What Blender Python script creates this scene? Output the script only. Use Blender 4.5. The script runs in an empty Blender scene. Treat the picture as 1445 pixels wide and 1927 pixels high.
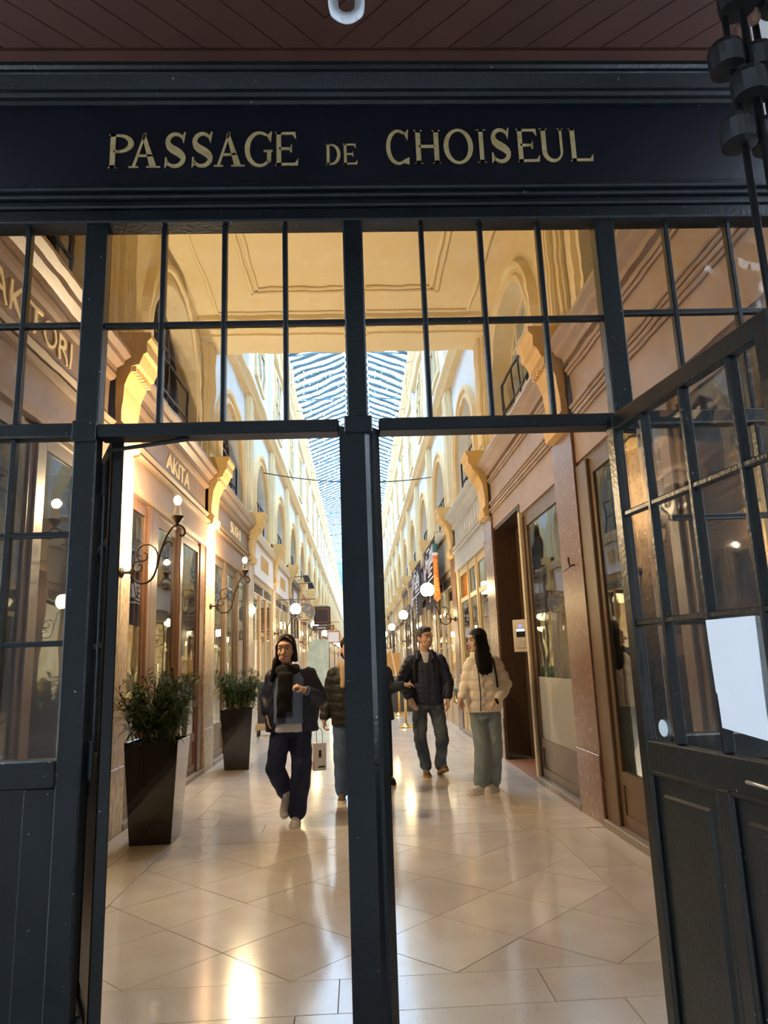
import bpy, bmesh, math, random
import numpy as np
from mathutils import Vector, Matrix
random.seed(7)
S = bpy.context.scene
COL = S.collection
# ---------------------------------------------------------------- camera
cam = bpy.data.cameras.new('camera'); camo = bpy.data.objects.new('camera', cam); COL.objects.link(camo)
cam.sensor_fit = 'HORIZONTAL'; cam.sensor_width = 36.0; cam.lens = 36.0 * 1340 / 1445
cam.clip_start = .05; cam.clip_end = 400
_d = Vector((-47.5, -281.5, -1340)).normalized()          # corridor axis seen from the camera
_u = Vector((-.036, 1, 0)); _z = Vector((_u.x, _u.y, -_u.dot(_d) / _d.z)).normalized()
_x = _d.cross(_z)
R3 = Matrix((_x, _d, _z))
camo.matrix_world = Matrix.Translation((0, 0, 1.4)) @ R3.to_4x4()
S.camera = camo
# ---------------------------------------------------------------- world and exposure
w = bpy.data.worlds.new('world'); S.world = w; w.use_nodes = True
bg = w.node_tree.nodes['Background']; bg.inputs[0].default_value = (.66, .83, 1.0, 1); bg.inputs[1].default_value = 6.0
S.view_settings.view_transform = 'Standard'; S.view_settings.look = 'None'
S.view_settings.gamma = 1.0; S.view_settings.exposure = 1.25; S.view_settings.use_curve_mapping = False
S.cycles.use_denoising = True; S.cycles.max_bounces = 5; S.cycles.use_adaptive_sampling = True; S.cycles.adaptive_threshold = .07; S.cycles.diffuse_bounces = 3; S.cycles.glossy_bounces = 3
S.cycles.transparent_max_bounces = 12; S.cycles.transmission_bounces = 4; S.cycles.sample_clamp_indirect = 4.0
S.cycles.caustics_reflective = False; S.cycles.caustics_refractive = False
LAMP = 90.0      # watts of one corridor lamp
SHOP = 380.0      # watts of one shop ceiling light
# ---------------------------------------------------------------- materials
MATS = {}
def M(name, col, rough=.5, metal=0., col2=None, scale=4., bump=0., bscale=40., spec=.5, emit=None, estr=0., lightsrc=True, coat=0., rnd=0., stretch=None, contrast=None, speck=0.):
    if name in MATS: return MATS[name]
    m = bpy.data.materials.new(name); m.use_nodes = True; nt = m.node_tree; b = nt.nodes['Principled BSDF']
    N = nt.nodes.new; L = nt.links.new
    b.inputs['Base Color'].default_value = (*col, 1); b.inputs['Roughness'].default_value = rough
    b.inputs['Metallic'].default_value = metal; b.inputs['Specular IOR Level'].default_value = spec
    b.inputs['Coat Weight'].default_value = coat; b.inputs['Coat Roughness'].default_value = .08
    out = None
    tc = None
    if col2 or bump:
        tc = N('ShaderNodeTexCoord'); src = tc.outputs['Object']
        if stretch:
            mp = N('ShaderNodeMapping'); mp.inputs['Scale'].default_value = stretch; L(src, mp.inputs['Vector']); src = mp.outputs[0]
    if col2:
        n = N('ShaderNodeTexNoise'); n.inputs['Scale'].default_value = scale; n.inputs['Detail'].default_value = 6
        L(src, n.inputs['Vector'])
        r = N('ShaderNodeValToRGB'); c = contrast or (.35, .65)
        r.color_ramp.elements[0].position = c[0]; r.color_ramp.elements[1].position = c[1]
        r.color_ramp.elements[0].color = (*col, 1); r.color_ramp.elements[1].color = (*col2, 1)
        L(n.outputs['Fac'], r.inputs[0]); out = r.outputs[0]; L(out, b.inputs['Base Color'])
    if speck:
        if not tc: tc = N('ShaderNodeTexCoord')
        sn = N('ShaderNodeTexNoise'); sn.inputs['Scale'].default_value = 55; sn.inputs['Detail'].default_value = 3; L(tc.outputs['Object'], sn.inputs['Vector'])
        sr = N('ShaderNodeValToRGB'); sr.color_ramp.elements[0].position = speck; sr.color_ramp.elements[1].position = speck + .012; L(sn.outputs['Fac'], sr.inputs[0])
        sm = N('ShaderNodeMix'); sm.data_type = 'RGBA'; L(sr.outputs[0], sm.inputs[0]); sm.inputs[7].default_value = (.30, .32, .33, 1)
        if out: L(out, sm.inputs[6])
        else: sm.inputs[6].default_value = (*col, 1)
        out = sm.outputs[2]; L(out, b.inputs['Base Color'])
    if rnd:
        oi = N('ShaderNodeObjectInfo'); h = N('ShaderNodeHueSaturation'); mr = N('ShaderNodeMapRange')
        mr.inputs['To Min'].default_value = 1 - rnd; mr.inputs['To Max'].default_value = 1 + rnd
        L(oi.outputs['Random'], mr.inputs['Value']); L(mr.outputs[0], h.inputs['Value'])
        if out: L(out, h.inputs['Color'])
        else: h.inputs['Color'].default_value = (*col, 1)
        L(h.outputs[0], b.inputs['Base Color'])
    if bump:
        n2 = N('ShaderNodeTexNoise'); n2.inputs['Scale'].default_value = bscale; n2.inputs['Detail'].default_value = 4
        L(src, n2.inputs['Vector']); bp = N('ShaderNodeBump'); bp.inputs['Strength'].default_value = bump; bp.inputs['Distance'].default_value = .02
        L(n2.outputs['Fac'], bp.inputs['Height']); L(bp.outputs[0], b.inputs['Normal'])
    if emit:
        b.inputs['Emission Color'].default_value = (*emit, 1); b.inputs['Emission Strength'].default_value = estr
        if not lightsrc: m.cycles.emission_sampling = 'NONE'
    MATS[name] = m; return m
def glass(name, tint=(1, 1, 1), f0=.045, wav=.0, wscale=6., refr=0.):
    """thin sheet glass: mirror share by angle, the rest passes (refr bends it a little where the sheet is wavy)"""
    if name in MATS: return MATS[name]
    m = bpy.data.materials.new(name); m.use_nodes = True; nt = m.node_tree; nt.nodes.clear(); N = nt.nodes.new; L = nt.links.new
    o = N('ShaderNodeOutputMaterial'); mix = N('ShaderNodeMixShader'); g = N('ShaderNodeBsdfGlossy'); g.inputs['Roughness'].default_value = .015
    geo = N('ShaderNodeNewGeometry'); dot = N('ShaderNodeVectorMath'); dot.operation = 'DOT_PRODUCT'
    L(geo.outputs['Incoming'], dot.inputs[0]); L(geo.outputs['Normal'], dot.inputs[1])
    def mth(op, a, bb=None):
        k = N('ShaderNodeMath'); k.operation = op
        if hasattr(a, 'links'): L(a, k.inputs[0])
        else: k.inputs[0].default_value = a
        if bb is not None:
            if hasattr(bb, 'links'): L(bb, k.inputs[1])
            else: k.inputs[1].default_value = bb
        return k.outputs[0]
    c = mth('SUBTRACT', 1.0, mth('ABSOLUTE', dot.outputs['Value'])); f = mth('ADD', mth('MULTIPLY', mth('POWER', c, 5.0), 1 - f0), f0)
    L(f, mix.inputs[0])
    if refr:
        t = N('ShaderNodeBsdfRefraction'); t.inputs['IOR'].default_value = 1 + refr; t.inputs['Roughness'].default_value = 0; t.inputs['Color'].default_value = (*tint, 1)
    else:
        t = N('ShaderNodeBsdfTransparent'); t.inputs[0].default_value = (*tint, 1)
    if wav:
        tc = N('ShaderNodeTexCoord'); n = N('ShaderNodeTexNoise'); n.inputs['Scale'].default_value = wscale; n.inputs['Detail'].default_value = 1.5
        L(tc.outputs['Object'], n.inputs['Vector']); bp = N('ShaderNodeBump'); bp.inputs['Strength'].default_value = 1.0; bp.inputs['Distance'].default_value = wav
        L(n.outputs['Fac'], bp.inputs['Height']); L(bp.outputs[0], g.inputs['Normal'])
        if refr: L(bp.outputs[0], t.inputs['Normal'])
    L(t.outputs[0], mix.inputs[1]); L(g.outputs[0], mix.inputs[2]); L(mix.outputs[0], o.inputs[0])
    MATS[name] = m; return m
# ---------------------------------------------------------------- objects
def tag(o, label=None, cat=None, group=None, kind=None):
    for k, v in (('label', label), ('category', cat), ('group', group), ('kind', kind)):
        if v: o[k] = v
    return o
def empty(name, loc=(0, 0, 0), rz=0, parent=None, **k):
    o = bpy.data.objects.new(name, None); COL.objects.link(o); o.location = loc; o.rotation_euler[2] = rz; o.parent = parent
    o.empty_display_size = .1
    return tag(o, **k)
def mobj(name, me, parent=None, loc=None, rot=None, **k):
    o = bpy.data.objects.new(name, me); COL.objects.link(o); o.parent = parent
    if loc is not None: o.location = loc
    if rot is not None: o.rotation_euler = rot
    return tag(o, **k)
def clone(o, parent=None, loc=None, rot=None, **k):
    c = o.copy(); COL.objects.link(c); c.parent = parent
    if loc is not None: c.location = loc
    if rot is not None: c.rotation_euler = rot
    return tag(c, **k)
def clone_tree(o, parent=None, loc=None, rot=None, **k):
    c = clone(o, parent, loc, rot, **k)
    for ch in list(o.children): clone_tree(ch, c)
    return c
class MB:
    def __init__(s): s.v = []; s.f = []
    def add(s, v, f):
        n = len(s.v); s.v += [tuple(p) for p in v]; s.f += [tuple(n + i for i in q) for q in f]; return s
    def box(s, x0, x1, y0, y1, z0, z1):
        if x0 > x1: x0, x1 = x1, x0
        if y0 > y1: y0, y1 = y1, y0
        return s.add([(x0, y0, z0), (x1, y0, z0), (x1, y1, z0), (x0, y1, z0), (x0, y0, z1), (x1, y0, z1), (x1, y1, z1), (x0, y1, z1)],
                     [(0, 3, 2, 1), (4, 5, 6, 7), (0, 1, 5, 4), (1, 2, 6, 5), (2, 3, 7, 6), (3, 0, 4, 7)])
    def loops(s, ls, closed=True, caps=True):
        n = len(ls[0]); b = len(s.v)
        for l in ls: s.v += [tuple(p) for p in l]
        for i in range(len(ls) - 1):
            for j in range(n if closed else n - 1):
                k = (j + 1) % n; s.f.append((b + i * n + j, b + i * n + k, b + (i + 1) * n + k, b + (i + 1) * n + j))
        if caps and closed:
            s.f.append(tuple(b + j for j in reversed(range(n)))); s.f.append(tuple(b + (len(ls) - 1) * n + j for j in range(n)))
        return s
    def prism(s, poly, f0, f1):
        """poly of 2D points, f0/f1 map a 2D point to 3D"""
        return s.loops([[f0(*p) for p in poly], [f1(*p) for p in poly]])
    def tube(s, path, r, n=8, r2=None):
        path = [Vector(p) for p in path]; ls = []; m = len(path); up = None
        for i, p in enumerate(path):
            t = (path[min(i + 1, m - 1)] - path[max(i - 1, 0)])
            if t.length < 1e-9: t = Vector((0, 0, 1))
            t.normalize()
            if up is None: up = t.orthogonal().normalized()
            up = (up - t * up.dot(t)); up = up.normalized() if up.length > 1e-6 else t.orthogonal().normalized()
            q = t.cross(up); rr = r if r2 is None else r + (r2 - r) * i / (m - 1)
            if isinstance(r, (list, tuple)): rr = r[i]
            ls.append([p + (up * math.cos(2 * math.pi * j / n) + q * math.sin(2 * math.pi * j / n)) * rr for j in range(n)])
        return s.loops(ls)
    def lathe(s, prof, c=(0, 0, 0), n=16, axis='z'):
        ls = []
        for r, z in prof:
            r = max(r, 1e-4); l = []
            for j in range(n):
                a = 2 * math.pi * j / n; p = (r * math.cos(a), r * math.sin(a), z)
                if axis == 'y': p = (p[0], p[2], p[1])
                if axis == 'x': p = (p[2], p[0], p[1])
                l.append((c[0] + p[0], c[1] + p[1], c[2] + p[2]))
            ls.append(l)
        return s.loops(ls)
    def ball(s, c, r, n=16, m=10):
        rx, ry, rz = (r, r, r) if not isinstance(r, (tuple, list)) else r
        ls = []
        for i in range(m + 1):
            t = -math.pi / 2 + math.pi * i / m; k = max(math.cos(t), .003)
            ls.append([(c[0] + rx * k * math.cos(2 * math.pi * j / n), c[1] + ry * k * math.sin(2 * math.pi * j / n), c[2] + rz * math.sin(t)) for j in range(n)])
        return s.loops(ls)
    def mesh(s, name, mat, smooth=False):
        me = bpy.data.meshes.new(name); me.from_pydata(s.v, [], s.f); me.update()
        bm = bmesh.new(); bm.from_mesh(me); bmesh.ops.recalc_face_normals(bm, faces=bm.faces); bm.to_mesh(me); bm.free()
        for k in (mat if isinstance(mat, (list, tuple)) else [mat]): me.materials.append(k)
        if smooth: me.shade_smooth()
        return me
    def build(s, name, mat, parent=None, loc=None, rot=None, smooth=False, bevel=0, **k):
        o = mobj(name, s.mesh(name, mat, smooth), parent, loc, rot, **k)
        if bevel:
            b = o.modifiers.new('bevel', 'BEVEL'); b.width = bevel; b.segments = 1; b.limit_method = 'ANGLE'
        return o
def box(name, mat, parent, *a, bevel=0, **k): return MB().box(*a).build(name, mat, parent, bevel=bevel, **k)
def text(name, s, mat, parent, loc, rot, size, depth=.006, align='CENTER', xs=1.0):
    c = bpy.data.curves.new(name, 'FONT'); c.body = s; c.size = size; c.extrude = depth; c.align_x = align; c.align_y = 'CENTER'; c.resolution_u = 3
    o = bpy.data.objects.new(name, c); COL.objects.link(o)
    dg = bpy.context.evaluated_depsgraph_get(); me = bpy.data.meshes.new_from_object(o.evaluated_get(dg)); bpy.data.objects.remove(o)
    me.materials.clear(); me.materials.append(mat); me.name = name
    t = mobj(name, me, parent, loc, rot); wd = max(v.co.x for v in me.vertices) - min(v.co.x for v in me.vertices); t.scale = (xs / wd if xs else 1, 1, 1); return t
# ---------------------------------------------------------------- palette
navy = M('frame_paint', (.0048, .0082, .0105), .32, col2=(.0080, .0125, .0155), scale=9, bump=.12, bscale=70, spec=.45, speck=.735)
navy_sign = M('sign_paint', (.0018, .0040, .0105), .45, col2=(.0030, .0060, .0140), scale=5, bump=.08, bscale=25)
gold = M('gilt', (.66, .49, .21), .45, .1, col2=(.80, .63, .32), scale=30, bump=.3, bscale=60)
door_green = M('door_paint', (.009, .0105, .009), .33, col2=(.0135, .015, .013), scale=6, bump=.1, bscale=60, speck=.73)
cherry = M('porch_boards', (.050, .016, .009), .55, col2=(.066, .022, .012), scale=3, stretch=(1, 1, 1), rnd=.12)
taupe = M('shopfront_paint', (.215, .135, .085), .42, col2=(.25, .16, .105), scale=3, bump=.05)
taupe_r = M('shopfront_paint_cool', (.34, .245, .185), .42, col2=(.40, .29, .22), scale=3, bump=.05)
brownwood = M('brown_wood', (.105, .048, .026), .35, col2=(.15, .07, .036), scale=5, stretch=(8, 8, 1))
darkwood = M('dark_wood', (.055, .030, .017), .38, col2=(.08, .042, .022), scale=5, stretch=(8, 8, 1))
framebrown = M('window_frame_brown', (.13, .085, .05), .38, col2=(.17, .11, .065), scale=4)
ochre = M('ochre_stone', (.66, .44, .17), .6, col2=(.72, .50, .22), scale=6, bump=.1)
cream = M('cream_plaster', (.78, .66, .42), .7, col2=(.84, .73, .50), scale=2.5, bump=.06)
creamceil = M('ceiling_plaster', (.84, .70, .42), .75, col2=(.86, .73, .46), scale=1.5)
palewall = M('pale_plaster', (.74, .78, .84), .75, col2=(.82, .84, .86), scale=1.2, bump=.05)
beige = M('beige_trim', (.78, .56, .28), .65, col2=(.82, .62, .34), scale=4)
marble = M('warm_marble', (.36, .23, .13), .28, col2=(.64, .47, .31), scale=13, stretch=(2.5, 2.5, 1.0), bump=.03, contrast=(.38, .60))
marble_r = M('red_brown_marble', (.21, .118, .082), .25, col2=(.50, .34, .24), scale=14, stretch=(3, 3, 1.1), contrast=(.56, .74))
darkgap = M('dark_void', (.012, .011, .012), .8)
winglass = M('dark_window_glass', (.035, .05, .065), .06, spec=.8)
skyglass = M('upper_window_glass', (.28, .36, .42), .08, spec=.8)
steel = M('painted_steel', (.09, .21, .33), .5)
iron = M('wrought_iron', (.035, .026, .022), .45, .3)
limestone = M('floor_limestone', (.74, .675, .60), .135, col2=(.82, .765, .70), scale=3.2, bump=.012, bscale=12, rnd=.055, coat=.25, speck=.70)
grout = M('floor_grout', (.27, .215, .16), .6)
pane_g = glass('old_sheet_glass', (.97, .97, .95), .05, wav=.004, wscale=4)
pane_w = glass('wavy_sheet_glass', (.97, .97, .95), .05, wav=.05, wscale=6, refr=.010)
pane_c = glass('clear_back_face', (1, 1, 1), .0)
shop_g = glass('shop_plate_glass', (.88, .90, .88), .07, wav=.002, wscale=2)
roof_g = glass('roof_glass', (.88, .94, 1.0), .05)
whitep = M('white_paint', (.78, .76, .74), .45)
ORD = ['first', 'second', 'third', 'fourth', 'fifth', 'sixth', 'seventh', 'eighth', 'ninth', 'tenth', 'eleventh', 'twelfth', 'thirteenth', 'fourteenth', 'fifteenth', 'sixteenth', 'seventeenth', 'eighteenth', 'nineteenth', 'twentieth'] + ['twenty-' + q for q in ('first', 'second', 'third', 'fourth', 'fifth', 'sixth', 'seventh', 'eighth')]
# ================================================================ the glazed entrance screen (plane Y = 2.6)
D = 2.6
screen = empty('wall_front', kind='structure', label='dark painted timber and glass screen across the passage entrance')
def fbox(name, x0, x1, z0, z1, y0=-.03, y1=.04, mat=navy, par=screen, bevel=.006): return box(name, mat, par, x0, x1, D + y0, D + y1, z0, z1, bevel=bevel)
XS0, XS1 = -2.3, 2.2
fbox('post', -1.035, -.95, 0, 3.19); fbox('post', 1.01, 1.09, 0, 3.19)
fbox('mullion', -.018, .062, 2.30, 3.19, -.035, .04)
o = MB().prism([(-.05, -.06), (.045, -.06), (.062, -.045), (.075, -.045), (.10, -.01), (.10, .07), (-.05, .07)], lambda x, y: (x, D + y, 0), lambda x, y: (x, D + y, 2.262)).build('mullion', navy, screen)
fbox('plate', -.03, .075, 2.235, 2.30, -.072, -.03, bevel=.004)
fbox('rail', XS0, XS1, 3.135, 3.19, -.045, .05); fbox('rail', XS0, XS1, 3.19, 3.22, -.06, .06); fbox('rail', XS0, XS1, 3.22, 3.24, -.08, .06)
fbox('rail', -.95, -.05, 2.25, 2.30, -.04, .05); fbox('rail', .10, 1.01, 2.25, 2.30, -.04, .05)
fbox('rail', XS0, -1.035, 2.255, 2.31, -.03, .04); fbox('rail', 1.09, XS1, 2.255, 2.31, -.03, .04)
for x in (-1.035, 1.01): fbox('plate', x - .004, x + .085, 2.235, 2.315, -.042, -.028, bevel=.003)
def grid(par, xs, zs, y=D, mat=navy, gm=pane_g, t=.02, off=0.):
    """muntins on the inner lines of xs / zs, one pane object per cell"""
    for x in xs[1:-1]: box('muntin', mat, par, x - t / 2, x + t / 2, y - .018, y + .018, zs[0], zs[-1], bevel=.004)
    for z in zs[1:-1]: box('muntin', mat, par, xs[0], xs[-1], y - .016, y + .016, z - t / 2, z + t / 2, bevel=.004)
    for i in range(len(xs) - 1):
        for j in range(len(zs) - 1):
            hx, hz = (xs[i + 1] - xs[i]) / 2, (zs[j + 1] - zs[j]) / 2
            o = MB().box(-hx + .004, hx - .004, -.002, .002, -hz + .004, hz - .004).build('pane', gm, par, ((xs[i] + xs[i + 1]) / 2, y, (zs[j] + zs[j + 1]) / 2))
            if gm is pane_w:
                o.data.materials.append(pane_c)
                for p_ in o.data.polygons: p_.material_index = 0 if p_.normal.y < -.5 else 1
            o.rotation_euler = (random.uniform(-.006, .006), 0, random.uniform(-.008, .008))
grid(screen, [-.95, -.73, -.49, -.25, -.018], [2.30, 2.71, 3.135], gm=pane_w)
grid(screen, [.062, .30, .54, .78, 1.01], [2.30, 2.71, 3.135], gm=pane_w)
grid(screen, [-1.76, -1.51, -1.26, -1.035], [2.31, 2.715, 3.135], gm=pane_w)
grid(screen, [-1.76, -1.51, -1.26, -1.035], [1.11, 1.50, 1.89, 2.255])
grid(screen, [1.09, 1.31, 1.57, 1.83], [2.31, 2.73, 3.135], gm=pane_w)
grid(screen, [1.09, 1.31, 1.57, 1.83], [1.11, 1.50, 1.89, 2.255])
for x0, x1 in ((XS0, -1.76), (1.83, XS1)): fbox('post', x0, x1, 0, 3.135)
for x0, x1 in ((-1.76, -1.035), (1.09, 1.83)):
    fbox('rail', x0, x1, 1.02, 1.11, -.03, .04); fbox('panel', x0, x1, .12, 1.02, .0, .03)
    fbox('rail', x0, x1, 0, .16, -.03, .04); fbox('stile', x0 - .0, x0 + .09, .16, 1.02, -.03, .04); fbox('stile', x1 - .11, x1, .16, 1.02, -.012, .035)
    fbox('raised_panel', x0 + .17, x1 - .2, .3, .9, -.014, .01, bevel=.012)
# frieze, cornice
frieze = empty('sign_board', (0, D, 3.24), label='long navy entrance signboard lettered PASSAGE DE CHOISEUL in gold', cat='sign')
box('board', navy_sign, frieze, XS0, XS1, -.06, .06, 0, .40)
box('crack', M('board_seam', (.012, .018, .03), .7), frieze, -.086, -.082, -.0615, -.058, .0, .40)
box('bottom_moulding', navy, frieze, XS0, XS1, -.10, -.06, .0, .028, bevel=.006)
crown = [(0, 0), (-.02, 0), (-.028, .012), (-.028, .03), (-.04, .04), (-.042, .055), (-.055, .075), (-.07, .10), (-.075, .103), (-.075, .118), (-.088, .125), (-.092, .15), (0, .15)]
MB().prism([(-.06 + a, 3.64 + z) for a, z in crown], lambda a, z: (XS0, D + a, z), lambda a, z: (XS1, D + a, z)).build('cornice', navy, screen)
# gilt serif capitals
def arc(cx, cz, rx, rz, a0, a1, n=18): return [(cx + rx * math.cos(math.radians(a0 + (a1 - a0) * i / n)), cz + rz * math.sin(math.radians(a0 + (a1 - a0) * i / n))) for i in range(n + 1)]
def glyph(ch):
    P = []                                            # list of strips: pairs of polylines (outer, inner)
    def strip(a, b): P.append((a, b))
    def quad(a, b, c, d): P.append(([a, b], [d, c]))
    def stem(x, wd, z0=0., z1=1., sl=.07, sr=.07):
        quad((x, z0), (x, z1), (x + wd, z1), (x + wd, z0))
        for z, s in ((z0, 1), (z1, -1)):
            strip([(x - sl, z), (x - .012, z + s * .018), (x, z + s * .075)], [(x + wd + sr, z), (x + wd + .012, z + s * .018), (x + wd, z + s * .075)])
    if ch == 'I': stem(.3, .4, sl=.3, sr=.3)
    elif ch == 'H': stem(.09, .17); stem(.74, .17); quad((.2, .47), (.2, .55), (.78, .55), (.78, .47))
    elif ch in 'EL':
        stem(.10, .19, sr=.0)
        top = .88
        def arm(z, h, L, s): strip([(.2, z), (L - .08, z), (L, z + (0 if s else 0))], [(.2, z + s * h), (L - .12, z + s * h), (L + (.02), z + s * .21)])
        arm(0, .07, .98, 1)
        if ch == 'E':
            arm(1, .07, .90, -1); quad((.2, .47), (.2, .54), (.72, .54), (.72, .47)); quad((.66, .40), (.70, .62), (.74, .62), (.74, .40))
    elif ch in 'PD':
        stem(.08, .19, sr=.08 if ch == 'P' else 0.)
        if ch == 'P': strip(arc(.40, .725, .56, .275, -90, 90), arc(.38, .725, .37, .205, -90, 90)); quad((.2, .45), (.2, .52), (.42, .52), (.42, .45)); quad((.2, .93), (.2, 1.), (.42, 1.), (.42, .93))
        else: strip(arc(.38, .5, .6, .5, -90, 90), arc(.34, .5, .42, .43, -90, 90)); quad((.1, 0), (.1, .07), (.4, .07), (.4, 0)); quad((.1, .93), (.1, 1.), (.4, 1.), (.4, .93))
    elif ch == 'O': strip(arc(.5, .5, .5, .53, 0, 360, 36), arc(.5, .5, .335, .46, 0, 360, 36))
    elif ch in 'CG':
        strip(arc(.52, .5, .52, .53, 52, 300 if ch == 'C' else 318, 30), arc(.55, .5, .37, .455, 62, 292 if ch == 'C' else 305, 30))
        quad((.80, .90), (.96, 1.03), (.985, 1.03), (.94, .70))
        if ch == 'C': quad((.72, .10), (.70, .03), (.98, -.02), (.99, .19))
        else: quad((.80, .06), (.80, .44), (.95, .44), (.95, .14)); quad((.68, .42), (.68, .47), (1., .47), (1., .42))
    elif ch == 'U':
        stem(.10, .17, .3, 1.); stem(.78, .09, .3, 1.)
        P[1:3] = P[2:3]; del P[3]
        strip([(.10, .32)] + arc(.485, .32, .385, .34, 180, 360), [(.27, .32)] + arc(.53, .32, .26, .255, 180, 360))
    elif ch == 'A':
        quad((.10, .02), (.46, 1.02), (.53, 1.02), (.19, .02)); quad((.66, .02), (.40, .93), (.47, 1.05), (.88, .02)); quad((.26, .32), (.29, .385), (.72, .385), (.74, .32))
        for x0, x1 in ((.0, .30), (.56, 1.0)): quad((x0, 0), (x0, .035), (x1, .035), (x1, 0))
    elif ch == 'S':
        ctr = arc(.50, .745, .34, .24, 35, 180, 14) + [(.20, .64), (.32, .555), (.5, .485), (.68, .41), (.80, .33)] + arc(.47, .27, .37, .245, 0, -150, 14)
        W = []
        for i in range(len(ctr)):
            t = i / (len(ctr) - 1); W.append(.045 + .075 * math.exp(-((t - .5) / .2) ** 2))
        a, b = [], []
        for i, p in enumerate(ctr):
            q0 = ctr[max(i - 1, 0)]; q1 = ctr[min(i + 1, len(ctr) - 1)]; dx, dz = q1[0] - q0[0], q1[1] - q0[1]; l = math.hypot(dx, dz) or 1
            a.append((p[0] - dz / l * W[i], p[1] + dx / l * W[i])); b.append((p[0] + dz / l * W[i], p[1] - dx / l * W[i]))
        strip(a, b); quad((.76, .86), (.86, 1.04), (.92, 1.04), (.84, .70)); quad((.04, -.03), (.06, .29), (.12, .29), (.20, .09))
    return P
def letters(parent, items, z0, h, y, tilt=0.):
    for ch, xa, xb, zs in items:
        mb = MB(); wd = xb - xa; hh = h * zs
        for a, b in glyph(ch):
            n = len(a); k = len(mb.v)
            for yy in (y - .004, y):
                for p in a: mb.v.append((xa + p[0] * wd, yy, z0 + xa * tilt + p[1] * hh))
                for p in b: mb.v.append((xa + p[0] * wd, yy, z0 + xa * tilt + p[1] * hh))
            for i in range(n - 1):
                mb.f.append((k + i, k + i + 1, k + n + i + 1, k + n + i)); mb.f.append((k + i, k + 2 * n + i, k + 2 * n + i + 1, k + i + 1)); mb.f.append((k + n + i, k + n + i + 1, k + 3 * n + i + 1, k + 3 * n + i))
            mb.f.append((k, k + n, k + 3 * n, k + 2 * n)); mb.f.append((k + n - 1, k + 3 * n - 1, k + 4 * n - 1, k + 2 * n - 1))
        mb.build('letter', gold, parent)
px = lambda u: (-.965 + (u - 205) * .002205) * .977
it = []
for s_, ex, zs in (('PASSAGE', [(202, 251), (241, 299), (305, 348), (355, 398), (398, 455), (455, 507), (510, 555)], 1), ('DE', [(606, 635), (638, 666)], .62),
               ('CHOISEUL', [(721, 765), (773, 826), (830.5, 887), (893, 913), (920, 961), (969, 1014), (1014, 1066), (1071, 1117)], 1)):
    for ch, (a, b) in zip(s_, ex): it.append((ch, px(a), px(b), zs))
letters(frieze, it, 3.372 - 3.24, .154, -.0605, .009)
# ================================================================ porch: boarded ceiling, pier, pavement
porch = empty('ceiling_porch', kind='structure', label='reddish brown boarded porch ceiling laid in chevrons')
box('ceiling_panel', M('board_joint', (.02, .010, .008), .8), porch, XS0, XS1, .70, 2.62, 3.83, 3.92)
def clip(poly, x0, x1, y0, y1):
    for ax, lim, sg in ((0, x0, 1), (0, x1, -1), (1, y0, 1), (1, y1, -1)):
        out = []
        for i in range(len(poly)):
            a, b = poly[i - 1], poly[i]; ia, ib = (a[ax] - lim) * sg >= 0, (b[ax] - lim) * sg >= 0
            if ia != ib:
                t = (lim - a[ax]) / (b[ax] - a[ax]); out.append((a[0] + t * (b[0] - a[0]), a[1] + t * (b[1] - a[1])))
            if ib: out.append(b)
        poly = out
        if len(poly) < 3: return []
    return poly
pw = .155                                                     # board pitch measured along X
for sg in (1, -1):
    for i in range(-1, 28):
        a = i * pw
        q = [(a + .0, .72 + 0), (a + pw - .006, .72), (a + pw - .006 - 1.82, 2.54), (a - 1.82, 2.54)]
        q = clip([(x + .04 * 0, y) for x, y in q], .0, 2.2, .72, 2.54)
        if len(q) < 3: continue
        q = [(sg * x - .06, y) for x, y in q]
        MB().prism(q, lambda x, y: (x, y, 3.795), lambda x, y: (x, y, 3.828)).build('ceiling_board', cherry, porch)
box('trim_porch', cherry, porch, XS0, XS1, 2.40, 2.47, 3.78, 3.795)
stone = M('pale_street_stone', (.74, .68, .66), .7, col2=(.80, .75, .73), scale=4, bump=.1)
pier_r = MB().box(1.30, 2.6, .7, 1.86, 0, 3.79).build('wall_pier_right', stone, kind='structure', label='pale stone pier beside the folding gate')
MB().box(-2.6, -1.6, .7, 1.86, 0, 3.79).build('wall_pier_left', stone, kind='structure', label='pale stone pier left of the entrance screen')
box('wall_street', stone, None, -45, 45, .5, .7, 3.92, 20, kind='structure', label='pale street facade above the porch')
for x0, x1 in ((-45, -1.6), (1.3, 45)): box('wall_street', stone, None, x0, x1, .5, .7, 0, 3.92, kind='structure', label='pale street facade beside the porch')
box('pavement', M('street_paving', (.20, .195, .19), .7, col2=(.25, .24, .23), scale=2), None, -45, 45, -12, 2.2, -.1, -.012, kind='structure', label='grey street paving outside the porch')
# facade across the street, seen only as a reflection in the panes
opp = empty('building_opposite', (0, -7.5, 0), label='pale stone building across the street mirrored in the glass', cat='building')
box('facade', M('opposite_facade', (.26, .26, .26), .8), opp, -45, 45, -1, 0, 0, 21)
hole = M('opposite_window', (.05, .06, .08), .1)
w0 = MB().box(-.65, .65, 0, .06, 0, 2.4).build('window', hole, opp, (-10.4, 0, .8))
for i in range(8):
    for j in range(5):
        if i or j: clone(w0, opp, (-10.4 + 3 * i, 0, .8 + 3.5 * j))
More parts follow.
